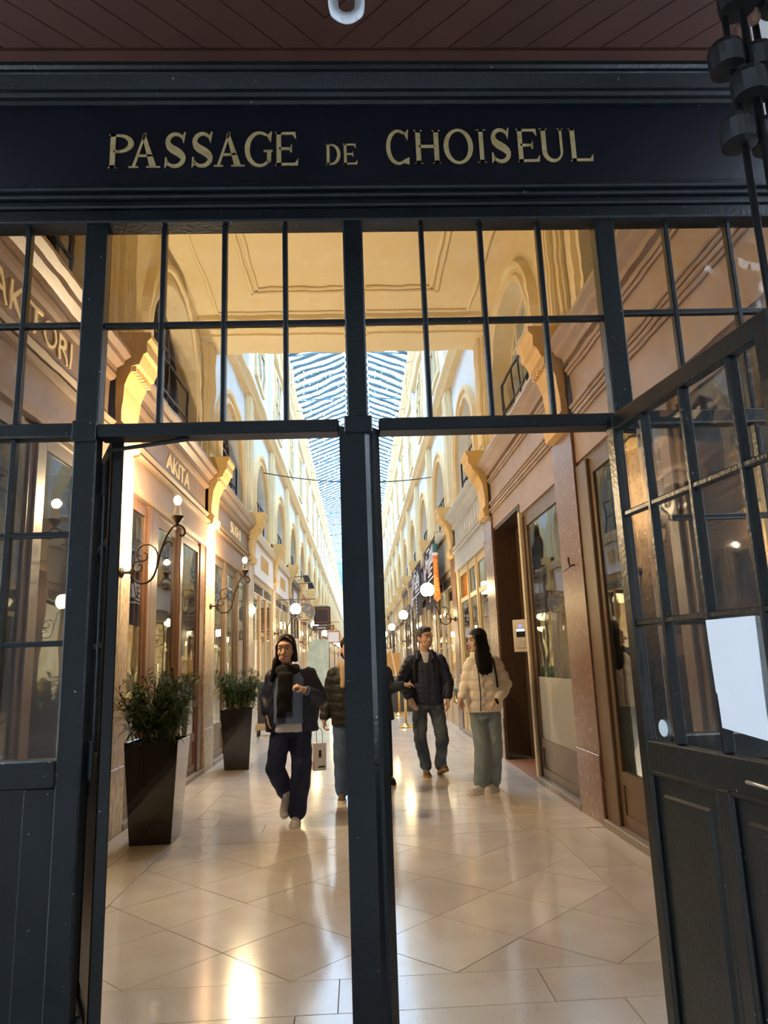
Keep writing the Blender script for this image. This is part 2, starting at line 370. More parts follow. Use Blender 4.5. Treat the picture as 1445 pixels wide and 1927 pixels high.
# ================================================================ door leaves
def leaf(name, label, width, cols, handle=True):
    t = empty(name, kind='structure', label=label)
    def b(n, s0, s1, z0, z1, y0=-.022, y1=.022, m=door_green, bevel=.005): return box(n, m, t, s0, s1, y0, y1, z0, z1, bevel=bevel)
    b('stile', 0, .055, .01, 2.285); b('stile', width - .06, width, .01, 2.285)
    b('rail', .055, width - .06, 2.225, 2.285); b('rail', .055, width - .06, 1.0, 1.10); b('rail', .055, width - .06, .01, .20)
    xs = [.055] + cols + [width - .06]; zs = [1.10, 1.50, 1.90, 2.225]
    for x in xs[1:-1]: b('muntin', x - .011, x + .011, 1.10, 2.225, -.018, .018, navy)
    for z in zs[1:-1]: b('muntin', .055, width - .06, z - .011, z + .011, -.015, .015, navy)
    for i in range(len(xs) - 1):
        for j in range(3):
            hx, hz = (xs[i + 1] - xs[i]) / 2, (zs[j + 1] - zs[j]) / 2
            o = MB().box(-hx + .003, hx - .003, -.002, .002, -hz + .003, hz - .003).build('pane', pane_g, t, ((xs[i] + xs[i + 1]) / 2, 0, (zs[j] + zs[j + 1]) / 2))
    mid = width / 2; b('stile', mid - .03, mid + .03, .20, 1.0)
    for s0, s1 in ((.055, mid - .03), (mid + .03, width - .06)):
        b('panel', s0, s1, .20, 1.0, -.006, .006); b('raised_panel', s0 + .05, s1 - .05, .27, .93, -.014, .014, bevel=.008)
        for e, q in (((s0, s1, .985, 1.0), 0), ((s0, s0 + .014, .20, .985), 1), ((s1 - .014, s1, .20, .985), 2), ((s0, s1, .20, .214), 3)): b('bead', *e, -.02, .02, bevel=.004)
    if handle:
        mb = MB().tube([(width - .32, -.03, 1.04), (width - .25, -.05, 1.045), (width - .16, -.05, 1.04), (width - .10, -.03, 1.038)], .006, 6); mb.build('handle', M('worn_steel', (.45, .45, .44), .35, .9), t, smooth=True)
    return t
dr = leaf('door_1', 'open right entrance leaf, dark paint, twelve panes above two panels', .90, [.235, .475, .715])
dr.location = (1.0, D, 0); dr.rotation_euler[2] = math.radians(-82)
dl = leaf('door_2', 'open left entrance leaf swung into the passage, seen edge on', .86, [.25, .46, .66], handle=False)
dl.location = (-.905, D + .075, 0); dl.rotation_euler[2] = math.radians(116)
for z in (2.10, 1.1, .25): MB().lathe([(.012, -.06), (.012, .06)], (-.935, D + .015, z), 8).build('hinge', navy, screen)
MB().tube([(-.93, D + .03, 2.215), (-.62, D + .0, 2.245)], .008, 6).build('door_closer_arm', navy, screen)
# things fixed to the right leaf
def on_leaf(s, off, z):
    a = math.radians(-82); return (1.0 + math.cos(a) * s - math.sin(a) * off, D + math.sin(a) * s + math.cos(a) * off, z)
paper = M('white_paper', (.80, .84, .90), .6)
mb = MB(); n = 8
for k in range(2):
    for i in range(n + 1):
        for j in range(n + 1):
            u, v = i / n, j / n; mb.v.append((.205 * u, -.004 - .006 * math.sin(3 * u + v * 2) * v - k * .0008, .31 * v - .02 * (1 - v) * u))
for k in range(2):
    for i in range(n):
        for j in range(n):
            a = k * (n + 1) ** 2 + i * (n + 1) + j; mb.f.append((a, a + n + 1, a + n + 2, a + 1))
o = mb.build('paper_notice', paper, None, smooth=True, label='blank white paper sheet taped inside the right leaf pane', cat='notice')
o.location = on_leaf(.475, -.012, 1.175); o.rotation_euler[2] = math.radians(-82)
st = MB().lathe([(.027, 0), (.028, .001)], (0, 0, 0), 20, 'y').build('round_sticker', M('sticker_blue', (.66, .74, .80), .5), None, label='small round pale sticker on lower corner pane of the right leaf', cat='sticker')
st.location = on_leaf(.145, -.006, 1.145); st.rotation_euler[2] = math.radians(-82)
# ================================================================ floor
floor = empty('floor', kind='structure', label='polished limestone passage floor with diamond tiles and plank bands')
BAY = 4.05; P0 = 6.20; PW = .64                    # first pilaster from Y = 6.20, 0.64 wide, one every 4.05 m
FX0, FX1, LX, RX = -1.56, 1.50, -2.15, 2.0
box('floor_bed', grout, floor, LX - .4, RX + .4, 2.2, 118, -.12, -.012)
NT = [0]
def tile(poly):
    cx = sum(p[0] for p in poly) / len(poly); cy = sum(p[1] for p in poly) / len(poly); q = []; g = .0022; n = len(poly)
    E = []
    for i in range(n):
        (xa, ya), (xb, yb) = poly[i], poly[(i + 1) % n]; l = math.hypot(xb - xa, yb - ya)
        if l < 1e-4: continue
        nx, ny = (yb - ya) / l, -(xb - xa) / l
        if nx * (cx - xa) + ny * (cy - ya) < 0: nx, ny = -nx, -ny
        E.append((nx, ny, nx * xa + ny * ya + g))
    for i in range(len(E)):
        a, b = E[i - 1], E[i]; dt = a[0] * b[1] - a[1] * b[0]
        if abs(dt) < 1e-6: continue
        q.append(((a[2] * b[1] - a[1] * b[2]) / dt - cx, (a[0] * b[2] - a[2] * b[0]) / dt - cy))
    a2 = sum(q[i - 1][0] * q[i][1] - q[i][0] * q[i - 1][1] for i in range(len(q)))
    if abs(a2) < .004: return
    if NT[0] >= 296:
        FARQ.prism([(cx + a, cy + b) for a, b in q], lambda x, y: (x, y, -.012), lambda x, y: (x, y, 0)); return
    key = tuple((round(a, 3), round(b, 3)) for a, b in q); me = TM.get(key)
    if not me: me = MB().prism(q, lambda x, y: (x, y, -.012), lambda x, y: (x, y, 0)).mesh('tile', limestone); TM[key] = me
    mobj('tile', me, floor, (cx, cy, random.uniform(-.0006, .0006))); NT[0] += 1
TM = {}; H = .375; FARQ = MB()
def field(y0, y1):
    n = int(round((y1 - y0) / H)); h = (y1 - y0) / n
    for i in range(-6, 7):
        for j in range(-1, n + 2):
            if (i + j) % 2: continue
            cx, cy = .03 + i * H, y0 + j * h
            q = clip([(cx - H, cy), (cx, cy - h), (cx + H, cy), (cx, cy + h)], FX0, FX1, y0, y1)
            if len(q) >= 3: tile(q)
    for xa, xb, L_, ph in ((LX - .1, -1.86, 1.3, .5), (-1.86, FX0, 1.1, 0), (FX1, 1.83, .98, .45), (1.83, RX + .1, 1.4, .2)):
        y = y0 - ph
        while y < y1:
            a, b = max(y, y0), min(y + L_, y1)
            if b - a > .05: tile([(xa, a), (xb, a), (xb, b), (xa, b)])
            y += L_
def band(y0, y1, rows):
    h = (y1 - y0) / rows
    for r in range(rows):
        x = LX - .1 - random.uniform(.1, .8)
        while x < RX + .1:
            L_ = random.choice([.9, 1.25, 1.36]); a, b = max(x, LX - .1), min(x + L_, RX + .1)
            if b - a > .06: tile([(a, y0 + r * h), (b, y0 + r * h), (b, y0 + (r + 1) * h), (a, y0 + (r + 1) * h)])
            x += L_
band(2.30, 3.585, 4); field(3.585, 6.20)
for k in range(3):
    y = P0 + BAY * k; band(y, y + .98, 3); field(y + .98, y + BAY)
if FARQ.v: FARQ.build('far_tile_rows', limestone, floor, kind='stuff')
yf = P0 + BAY * 3
mt = bpy.data.materials.new('far_floor'); mt.use_nodes = True; nt = mt.node_tree; bs = nt.nodes['Principled BSDF']; bs.inputs['Roughness'].default_value = .17; bs.inputs['Coat Weight'].default_value = .25
tc = nt.nodes.new('ShaderNodeTexCoord'); mp = nt.nodes.new('ShaderNodeMapping'); mp.inputs['Rotation'].default_value[2] = math.pi / 4; br = nt.nodes.new('ShaderNodeTexBrick')
br.offset = 0; br.inputs['Scale'].default_value = 1; br.inputs['Brick Width'].default_value = .53; br.inputs['Row Height'].default_value = .53; br.inputs['Mortar Size'].default_value = .004
br.inputs['Color1'].default_value = (.62, .53, .43, 1); br.inputs['Color2'].default_value = (.68, .59, .50, 1); br.inputs['Mortar'].default_value = (.27, .215, .16, 1)
nt.links.new(tc.outputs['Object'], mp.inputs[0]); nt.links.new(mp.outputs[0], br.inputs[0]); nt.links.new(br.outputs[0], bs.inputs['Base Color'])
box('far_tiles', mt, floor, LX - .1, RX + .1, yf, 118, -.012, 0)
# ================================================================ walls, one module per bay
class Side:
    def __init__(s, name, X, sg): s.name = name; s.X = X; s.sg = sg; s.root = empty('wall_' + name, kind='structure', label='%s arcade wall of the passage with arched windows above the shops' % name)
    def x(s, d): return s.X + s.sg * d                        # d > 0 goes into the wall, d < 0 stands out of it
    def bx(s, name, mat, par, d0, d1, y0, y1, z0, z1, bevel=0, **k): return box(name, mat, par, s.x(d0), s.x(d1), y0, y1, z0, z1, bevel=bevel, **k)
    def prof(s, name, mat, par, pts, y0, y1, **k): return MB().prism(pts, lambda d, z: (s.x(d), y0, z), lambda d, z: (s.x(d), y1, z)).build(name, mat, par, **k)
SL, SR = Side('left', LX, -1), Side('right', RX, 1)
NB = 25; YEND = P0 + BAY * NB
CONS = [(.0, 3.44), (-.07, 3.46), (-.09, 3.56), (-.05, 3.62), (-.05, 3.72), (-.075, 3.95), (-.13, 4.08), (-.13, 4.14), (-.20, 4.16), (-.24, 4.26), (-.27, 4.28), (-.27, 4.38), (-.30, 4.42), (-.30, 4.47), (0, 4.47)]
def arch_pts(r, spring, yc, z0, n=20):
    return [(yc - r, z0)] + [(yc - r * math.cos(math.pi * i / n), spring + r * math.sin(math.pi * i / n)) for i in range(n + 1)] + [(yc + r, z0)]
def upper_wall(s, y0, y1, yc, zb, zt, r, spring, mat, d=.10, dep=.32):
    """wall panel with an arched opening and its reveal"""
    pts = arch_pts(r, spring, yc, zb); mb = MB()
    for i in range(len(pts) - 1):
        (ya, za), (yb, zb2) = pts[i], pts[i + 1]
        if i == 0 or i == len(pts) - 2: continue
        mb.add([(s.x(d), ya, za), (s.x(d), yb, zb2), (s.x(d), yb, zt), (s.x(d), ya, zt)], [(0, 1, 2, 3)])
    for a, b in ((y0, yc - r), (yc + r, y1)): mb.add([(s.x(d), a, zb), (s.x(d), b, zb), (s.x(d), b, zt), (s.x(d), a, zt)], [(0, 1, 2, 3)])
    for i in range(len(pts) - 1): mb.add([(s.x(d), *pts[i]), (s.x(d), *pts[i + 1]), (s.x(d + dep), *pts[i + 1]), (s.x(d + dep), *pts[i])], [(0, 1, 2, 3)])
    return mb
def archivolt(s, yc, r, spring, zb, prof):
    pa = arch_pts(1, 0, 0, 0); mb = MB(); ls = []
    n = 20
    seq = [('l', 0)] + [('a', i) for i in range(n + 1)] + [('r', 0)]
    for kind, i in seq:
        l = []
        for dr_, d in prof:
            rr = r + dr_
            if kind == 'l': y, z = yc - rr, zb
            elif kind == 'r': y, z = yc + rr, zb
            else: y, z = yc - rr * math.cos(math.pi * i / n), spring + rr * math.sin(math.pi * i / n)
            l.append((s.x(d), y, z))
        ls.append(l)
    return mb.loops(ls, True, True)
def arch_window(s, name, yc, r, spring, zb, d, fm, gm, rail=True, nv=(-.55, 0, .55)):
    t = empty(name, (s.x(d), yc, zb), kind='structure')
    mb = archivolt(s, yc, r - .07, spring, zb, [(0, d - .02), (.075, d - .02), (.075, d + .05), (0, d + .05)])
    loc = lambda m: [(a - s.x(d), b - yc, c - zb) for a, b, c in m.v]
    mb.v = loc(mb); mb.build('window_frame', fm, t)
    pts = [(y - yc, z - zb) for y, z in arch_pts(r - .03, spring, yc, zb)]
    MB().prism(pts, lambda y, z: (s.sg * .02, y, z), lambda y, z: (s.sg * .03, y, z)).build('pane', gm, t)
    for y in nv:
        zt = spring + math.sqrt(max(0, (r - .05) ** 2 - y * y)) - zb
        MB().box(-.02, .03, y - .03, y + .03, 0, zt).build('muntin', fm, t)
    for z in (.62, 1.24): MB().box(-.015, .025, -r + .05, r - .05, z, z + .04).build('muntin', fm, t)
    if rail:
        m = MB()
        for z in (.45, .85): m.tube([(-s.sg * .16, -r + .1, z), (-s.sg * .16, r - .1, z)], .018, 6)
        m.tube([(-s.sg * .16, -r + .1, 0), (-s.sg * .16, -r + .1, .85)], .018, 6); m.tube([(-s.sg * .16, r - .1, 0), (-s.sg * .16, r - .1, .85)], .018, 6)
        for y in (-.4, .0, .4): m.tube([(-s.sg * .16, y, 0), (-s.sg * .16, y, .85)], .012, 6)
        m.build('window_rail', iron, t)
    return t
woodw = M('window_timber', (.07, .045, .035), .5)
whitew = M('window_white', (.78, .70, .55), .5)
for s in (SL, SR):
    mar = marble if s is SL else marble_r
    root = s.root
    # pieces built once at the first pilaster and copied down the passage
    y0 = P0
    base = s.bx('pilaster_base', mar, root, -.012, .3, 0, PW, 0, .56, bevel=.006, loc=(0, y0, 0))
    shaft = s.bx('pilaster_shaft', mar, root, 0, .3, 0, PW, .563, 3.44, loc=(0, y0, 0))
    con = s.prof('console', ochre, root, CONS, .07, PW - .07, loc=(0, y0, 0))
    den = MB()
    for k in range(7): den.box(s.x(-.12), s.x(-.17), .09 + k * .072, .09 + k * .072 + .04, 4.09, 4.15)
    dent = den.build('dentil_row', beige, root, (0, y0, 0))
    up = MB()
    for k, (a, b, d) in enumerate(((.02, .62, .06), (.06, .58, .03), (.14, .50, .0))): up.box(s.x(d), s.x(.3), a, b, 4.47, 7.02)
    for k in range(4): up.tube([(s.x(.0), .18 + k * .092, 4.6), (s.x(.0), .18 + k * .092, 6.9)], .03, 6)
    upil = up.build('upper_pilaster', cream, root, (0, y0, 0))
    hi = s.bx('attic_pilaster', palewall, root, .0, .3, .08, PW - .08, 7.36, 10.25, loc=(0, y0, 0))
    BO = [base, shaft, con, dent, upil]
    for k in range(1, NB):
        for o in BO: clone(o, root, (0, y0 + BAY * k, 0))
        clone(hi, root, (0, y0 + BAY * k, 0))
    hi.location[1] = P0 + BAY * NB
    # continuous masses
    s.bx('wall_backing', darkgap, root, .95, 1.0, 2.6, 118, 0, 11)
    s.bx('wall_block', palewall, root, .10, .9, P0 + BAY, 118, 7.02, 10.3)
    s.prof('string_course', beige, root, [(.12, 6.98), (-.02, 7.0), (-.05, 7.06), (-.12, 7.16), (-.12, 7.24), (-.02, 7.34), (.12, 7.36)], P0 + BAY + PW, 118)
    s.prof('main_cornice', beige, root, [(.12, 10.1), (-.02, 10.12), (-.06, 10.3), (-.14, 10.42), (-.14, 10.52), (-.20, 10.62), (-.22, 10.85), (.12, 10.9)], P0 + BAY + PW, 118)
    # upper storey bays with arched windows
    ARC = dict(r=1.08, spring=4.98)
    for k in range(-1, NB):
        ya = P0 + BAY * k + PW; yb = P0 + BAY * (k + 1); yc = (ya + yb) / 2
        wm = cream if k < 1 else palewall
        if k == 1:
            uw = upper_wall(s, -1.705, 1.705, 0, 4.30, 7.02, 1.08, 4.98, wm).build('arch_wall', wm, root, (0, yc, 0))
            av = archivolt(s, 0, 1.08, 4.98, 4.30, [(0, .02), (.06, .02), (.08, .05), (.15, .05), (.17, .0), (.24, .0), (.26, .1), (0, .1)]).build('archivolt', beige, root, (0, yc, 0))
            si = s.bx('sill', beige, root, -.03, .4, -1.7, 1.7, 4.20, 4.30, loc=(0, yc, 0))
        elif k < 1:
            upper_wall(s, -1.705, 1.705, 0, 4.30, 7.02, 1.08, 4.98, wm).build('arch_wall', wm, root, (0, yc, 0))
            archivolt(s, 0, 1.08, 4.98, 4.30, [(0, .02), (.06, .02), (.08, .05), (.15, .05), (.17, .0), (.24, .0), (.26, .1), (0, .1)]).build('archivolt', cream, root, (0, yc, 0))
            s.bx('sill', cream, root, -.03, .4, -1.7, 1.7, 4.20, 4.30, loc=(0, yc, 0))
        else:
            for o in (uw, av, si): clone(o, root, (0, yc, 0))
    # windows of the first storey: a few variants copied along
    y_ = lambda k: P0 + BAY * k + PW + (BAY - PW) / 2
    WN = [0]
    def label_w(o, k): o['label'] = '%s arched upper window of the %s bay from the entrance' % (s.name, ORD[k + 1])
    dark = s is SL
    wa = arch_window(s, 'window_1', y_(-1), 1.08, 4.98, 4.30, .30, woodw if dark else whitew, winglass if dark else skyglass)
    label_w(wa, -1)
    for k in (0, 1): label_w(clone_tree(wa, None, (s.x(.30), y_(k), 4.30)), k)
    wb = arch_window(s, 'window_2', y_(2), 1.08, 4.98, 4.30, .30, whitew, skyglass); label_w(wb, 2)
    for k in range(3, NB):
        if k in (4, 5) and s is SL: label_w(clone_tree(wa, None, (s.x(.30), y_(k), 4.30)), k)
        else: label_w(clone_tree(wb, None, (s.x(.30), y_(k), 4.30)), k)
    # attic windows
    aw = empty('window_3', (s.x(.09), y_(1), 8.0), kind='structure', label='tall attic window of the %s wall' % s.name)
    for a, b, z0, z1 in ((-.75, -.62, 0, 1.9), (.62, .75, 0, 1.9), (-.62, .62, 1.78, 1.9), (-.62, .62, 0, .1), (-.04, .04, .1, 1.78), (-.62, .62, 1.0, 1.06)): MB().box(-.05, .05, a, b, z0, z1).build('window_frame', beige, aw)
    MB().box(-.01, .02, -.62, .62, .1, 1.78).build('pane', skyglass, aw)
    for k in range(2, NB): clone_tree(aw, None, (s.x(.09), y_(k), 8.0), label='attic window of the %s wall above the %s bay' % (s.name, ORD[k + 1]))
# ================================================================ ceiling of the covered entrance bays
ceil = empty('ceiling', kind='structure', label='cream plaster ceiling over the entrance bays with moulded panel')
YC1 = P0 + BAY + PW
box('ceiling_panel', creamceil, ceil, LX - .4, RX + .4, D, YC1, 6.5, 6.7)
box('ceiling_beam', creamceil, ceil, LX - .1, RX + .1, YC1 - .86, YC1, 6.33, 6.5)
box('beam_moulding', creamceil, ceil, LX - .1, RX + .1, YC1 - .98, YC1 - .86, 6.42, 6.5); box('beam_moulding', creamceil, ceil, LX - .1, RX + .1, YC1 - .7, YC1 - .18, 6.30, 6.34)
for (xa, xb, ya, yb) in ((-1.38, 1.27, 3.4, 9.26), (-1.30, 1.19, 3.5, 9.16), (-1.95, 1.80, 3.0, 9.85)):
    for q in ((xa, xb, ya, ya + .05), (xa, xb, yb - .05, yb), (xa, xa + .05, ya, yb), (xb - .05, xb, ya, yb)): box('moulding', creamceil, ceil, *q, 6.465, 6.5, bevel=.012)
box('wall_over_screen', cream, None, LX - .4, RX + .4, D + .06, D + .2, 3.3, 6.7, kind='structure', label='plaster wall above the entrance screen, facing inward')
box('wall_roof_end', palewall, None, LX - .4, RX + .4, YC1 - .1, YC1, 6.7, 12.2, kind='structure', label='plain plaster wall above the covered entrance bay')
box('roof_slab', palewall, None, LX - .6, RX + .6, .7, YC1, 12.2, 12.4, kind='structure', label='flat slab over the entrance bay')
box('wall_end', palewall, None, LX - .5, RX + .5, 118, 118.3, 0, 12.4, kind='structure', label='far end wall of the passage')
# ================================================================ glass roof
roof = empty('roof', kind='structure', label='pitched glass roof with blue steel glazing bars over the passage')
EX0, EX1, RG, ZE, ZR = -2.0, 1.85, -.06, 10.88, 11.66; ST = .60
def slope(s0, s1, lift=0.):                    # left and right pitch between shares s0..s1 of the way up
    out = []
    for X in (EX0, EX1): out.append(((X + (RG - X) * s0, ZE + (ZR - ZE) * s0 + lift), (X + (RG - X) * s1, ZE + (ZR - ZE) * s1 + lift)))
    return out
def strip_mesh(name, mat, side, y0, y1, l0, l1):
    (xa, za), (xb, zb) = slope(0, 1)[side]
    return MB().prism([(xa, za + l0), (xb, zb + l0), (xb, zb + l1), (xa, za + l1)], lambda x, z: (x, y0, z), lambda x, z: (x, y1, z)).mesh(name, mat)
for side in (0, 1):
    bar = strip_mesh('glazing_bar', steel, side, -.12, .12, -.02, .02); pan = strip_mesh('pane', roof_g, side, .12, ST - .12, .0, .006)
    n = int((118 - YC1) / ST)
    for i in range(n):
        y = YC1 + .1 + i * ST
        if i < 70: mobj('glazing_bar', bar, roof, (0, y, 0)); mobj('pane', pan, roof, (0, y, 0))
    far = MB(); farp = MB(); (xa, za), (xb, zb) = slope(0, 1)[side]
    for i in range(70, n):
        y = YC1 + .1 + i * ST
        far.prism([(xa, za - .02), (xb, zb - .02), (xb, zb + .02), (xa, za + .02)], lambda x, z: (x, y - .1, z), lambda x, z: (x, y + .1, z))
        farp.prism([(xa, za), (xb, zb), (xb, zb + .006), (xa, za + .006)], lambda x, z: (x, y + .1, z), lambda x, z: (x, y + ST - .1, z))
    far.build('far_bars', steel, roof, kind='stuff'); farp.build('far_panes', roof_g, roof, kind='stuff')
box('ridge_beam', steel, roof, RG - .06, RG + .06, YC1, 118, ZR - .10, ZR + .08)
for i in range(24):
    y = YC1 + 2.2 + i * BAY
    MB().tube([(EX0, y, ZE), (RG, y, ZE + .15), (EX1, y, ZE)], .025, 6).tube([(RG, y, ZE + .15), (RG, y, ZR)], .02, 6).tube([(-1.03, y, ZE + .08), (-1.03, y, ZE + .36)], .018, 6).tube([(.9, y, ZE + .08), (.9, y, ZE + .36)], .018, 6).build('tie_truss', steel, roof)
# ================================================================ shopfronts
def lit_mat(name, c1, c2, strength, scale=3.0):
    m = bpy.data.materials.new(name); m.use_nodes = True; nt = m.node_tree; b = nt.nodes['Principled BSDF']; N = nt.nodes.new; L = nt.links.new
    tc = N('ShaderNodeTexCoord'); v = N('ShaderNodeTexVoronoi'); v.inputs['Scale'].default_value = scale; v.distance = 'CHEBYCHEV'; L(tc.outputs['Object'], v.inputs['Vector'])
    mx = N('ShaderNodeMix'); mx.data_type = 'RGBA'; mx.inputs[6].default_value = (*c1, 1); mx.inputs[7].default_value = (*c2, 1)
    sp = N('ShaderNodeSeparateColor'); L(v.outputs['Color'], sp.inputs[0]); L(sp.outputs[0], mx.inputs[0]); L(mx.outputs[2], b.inputs['Base Color']); L(mx.outputs[2], b.inputs['Emission Color'])
    m.cycles.emission_sampling = 'NONE'; b.inputs['Emission Strength'].default_value = strength; b.inputs['Roughness'].default_value = .8
    return m
lit = [lit_mat('lit_interior_warm', (1., .70, .32), (.85, .42, .14), 1.1), lit_mat('lit_interior_cream', (1., .85, .56), (.75, .56, .30), 1.1), lit_mat('lit_interior_gold', (1., .76, .30), (.40, .20, .08), 1.1)]
inner = M('shop_inner_wall', (.34, .24, .15), .8, col2=(.42, .30, .20), scale=2)
dimroom = M('dim_room', (.15, .105, .16), .8, col2=(.19, .14, .19), scale=1.5)
lampglow = M('tube_glow', (1, .9, .7), .5, emit=(1., .80, .50), estr=9.0, lightsrc=False)
silver = M('aluminium', (.62, .60, .56), .35, .6)
frosted = M('frosted_film', (.42, .40, .32), .55)
def room(t, s, y0, y1, mat, depth=2.6, zt=3.1, light=True, power=SHOP, back=None):
    g = s.sg
    mb = MB(); a, b, x0, x1 = y0 + .02, y1 - .02, g * .34, g * depth
    mb.add([(x0, a, .02), (x1, a, .02), (x1, b, .02), (x0, b, .02), (x0, a, zt), (x1, a, zt), (x1, b, zt), (x0, b, zt)], [(0, 1, 2, 3), (4, 5, 6, 7), (0, 1, 5, 4), (3, 2, 6, 7), (1, 2, 6, 5)])
    mb.build('interior_shell', mat, t)
    if light:
        MB().box(g * 1.0, g * 1.1, a + .4, b - .4, zt - .07, zt - .02).build('ceiling_light', lampglow, t)
        ld = bpy.data.lights.new('shop_light', 'AREA'); ld.shape = 'RECTANGLE'; ld.size = .3; ld.size_y = max(.3, b - a - .6); ld.energy = power; ld.color = (1., .80, .52)
        lo = bpy.data.objects.new('shop_light', ld); COL.objects.link(lo); lo.parent = t; lo.location = (g * 1.2, (a + b) / 2, zt - .1)
def goods(t, s, y0, y1, seed, z0=.5, rows=4, d=.9, dz=.42):
    """shelves of jars and boxes inside a window"""
    rg = random.Random(seed); g = s.sg
    cols = [M('goods_%d' % i, c, .5) for i, c in enumerate(((.75, .12, .08), (.85, .62, .12), (.15, .35, .55), (.80, .78, .70), (.20, .45, .20), (.85, .40, .10), (.55, .18, .30)))]
    for r in range(rows):
        z = z0 + r * dz; MB().box(g * d, g * (d + .3), y0, y1, z - .03, z).build('shelf', inner, t); y = y0 + .05
        while y < y1 - .15:
            wd = rg.uniform(.08, .2); h = rg.uniform(.12, .3)
            if rg.random() < .6: MB().box(g * (d + .02), g * (d + .2), y, y + wd, z, z + h).build('box', rg.choice(cols), t)
            else: MB().lathe([(wd / 2, 0), (wd / 2, h * .7), (wd / 4, h * .85), (wd / 4, h)], (g * (d + .12), y + wd / 2, z), 8).build('jar', rg.choice(cols), t)
            y += wd + rg.uniform(.02, .08)
ENT = [(.30, 4.04), (-.02, 4.04), (-.03, 4.09), (-.09, 4.13), (-.10, 4.17), (-.15, 4.20), (-.15, 4.235), (.30, 4.25)]
def entablature(t, s, y0, y1, paint, word=None, wy=None, wsize=.30, xs=1.0, lower=True, wmat=None):
    P = lambda name, pts, m=paint: MB().prism([(s.sg * d, z) for d, z in pts], lambda x, z: (x, y0, z), lambda x, z: (x, y1, z)).build(name, m, t)
    P('cornice', ENT)
    P('fascia', [(.30, 3.5), (.03, 3.5), (.03, 4.04), (.30, 4.04)])
    P('fascia_moulding', [(.03, 3.96), (-.01, 3.97), (-.03, 4.0), (-.02, 4.04), (.03, 4.04)]); P('fascia_moulding', [(.03, 3.54), (-.01, 3.55), (-.035, 3.585), (-.01, 3.61), (.03, 3.62)])
    P('fascia_moulding', [(.03, 3.44), (-.04, 3.45), (-.055, 3.48), (-.03, 3.5), (.03, 3.5)])
    P('lower_frieze', [(.30, 3.16), (.0, 3.16), (.0, 3.44), (.30, 3.44)])
    P('head_moulding', [(.12, 3.08), (.0, 3.10), (-.01, 3.16), (.12, 3.16)])
    if word:
        text('lettering', word, wmat or M('cream_letters', (.90, .76, .52), .5), t, (s.sg * .026, wy, 3.79), (math.pi / 2, 0, -s.sg * math.pi / 2), wsize, .006, xs=xs)
def front(t, s, divs, fm, riser=.46, head=3.10, d=.05, gm=None, transom=None, sill=None, low=None):
    """divs: list of (y0, y1, kind) with kind post / pane / door"""
    g = s.sg; B = lambda n, m, d0, d1, y0, y1, z0, z1, **k: MB().box(g * d0, g * d1, y0, y1, z0, z1).build(n, m, t, **k)
    for y0, y1, kind in divs:
        if kind == 'post': B('post', fm, .015, .16, y0, y1, .0, head, bevel=.008); continue
        dd = d + (.02 if kind == 'door' else 0); st = .07 if kind == 'pane' else .10; r = riser if kind == 'pane' else .34
        B('stile', fm, dd - .015, dd + .04, y0, y0 + st, .06, head - .04, bevel=.006); B('stile', fm, dd - .015, dd + .04, y1 - st, y1, .06, head - .04, bevel=.006)
        B('rail', fm, dd - .015, dd + .04, y0 + st, y1 - st, head - .14, head - .04); B('rail', fm, dd - .015, dd + .04, y0 + st, y1 - st, r, r + .10); B('rail', fm, dd - .015, dd + .04, y0 + st, y1 - st, .06, .16)
        B('panel', fm, dd - .0, dd + .03, y0 + st, y1 - st, .16, r); zb = r + .10
        if low and kind == 'pane': B('frosted_pane', frosted, dd, dd + .006, y0 + st, y1 - st, zb, low); zb = low
        if transom: B('rail', fm, dd - .015, dd + .04, y0 + st, y1 - st, transom, transom + .08); B('pane', gm or shop_g, dd, dd + .006, y0 + st, y1 - st, transom + .08, head - .14); B('pane', gm or shop_g, dd, dd + .006, y0 + st, y1 - st, zb, transom)
        else: B('pane', gm or shop_g, dd, dd + .006, y0 + st, y1 - st, zb, head - .14)
        if kind == 'door':
            hy = y0 + .05; MB().tube([(g * (dd - .03), hy, 1.0), (g * (dd - .07), hy, 1.0), (g * (dd - .07), hy, 1.45), (g * (dd - .03), hy, 1.45)], .012, 6).build('door_handle', silver, t, smooth=True)
    B('step', M('step_stone', (.30, .25, .20), .5), -.02, .32, divs[0][0], divs[-1][1], 0, .06, bevel=.006)
    B('head_rail', fm, .05, .30, divs[0][0], divs[-1][1], head - .04, 3.16)
def shop(s, k, label, **kw):
    ya = P0 + BAY * k + PW; return empty('shopfront', (s.X, ya, 0), label=label, cat='shopfront', **kw)
BW = BAY - PW
# left, nearest the entrance
t = shop(SL, -1, 'brown shopfront nearest the entrance with YAKITORI on its fascia'); entablature(t, SL, 0, BW, taupe, 'YAKITORI', 1.80, .29, 1.46)
front(t, SL, [(0, .10, 'post'), (.10, .95, 'pane'), (.95, 1.06, 'post'), (1.06, 2.0, 'pane'), (2.0, 2.12, 'post'), (2.12, 3.28, 'pane'), (3.28, BW, 'post')], framebrown); room(t, SL, 0, BW, inner, power=SHOP * .7)
goods(t, SL, 1.2, 3.1, 3, z0=.6, rows=3)
t = shop(SL, 0, 'brown shopfront with AKITA in cream letters, behind the nearer planter'); entablature(t, SL, 0, BW, taupe, 'AKITA', 1.83, .30, 1.12)
front(t, SL, [(0, .06, 'post'), (.06, .62, 'pane'), (.62, .74, 'post'), (.74, .98, 'post'), (.98, 1.98, 'door'), (1.98, 2.10, 'post'), (2.10, 3.10, 'pane'), (3.10, BW, 'post')], brownwood); room(t, SL, 0, BW, inner)
goods(t, SL, .1, 1.5, 5, z0=.7, rows=3, d=1.1)
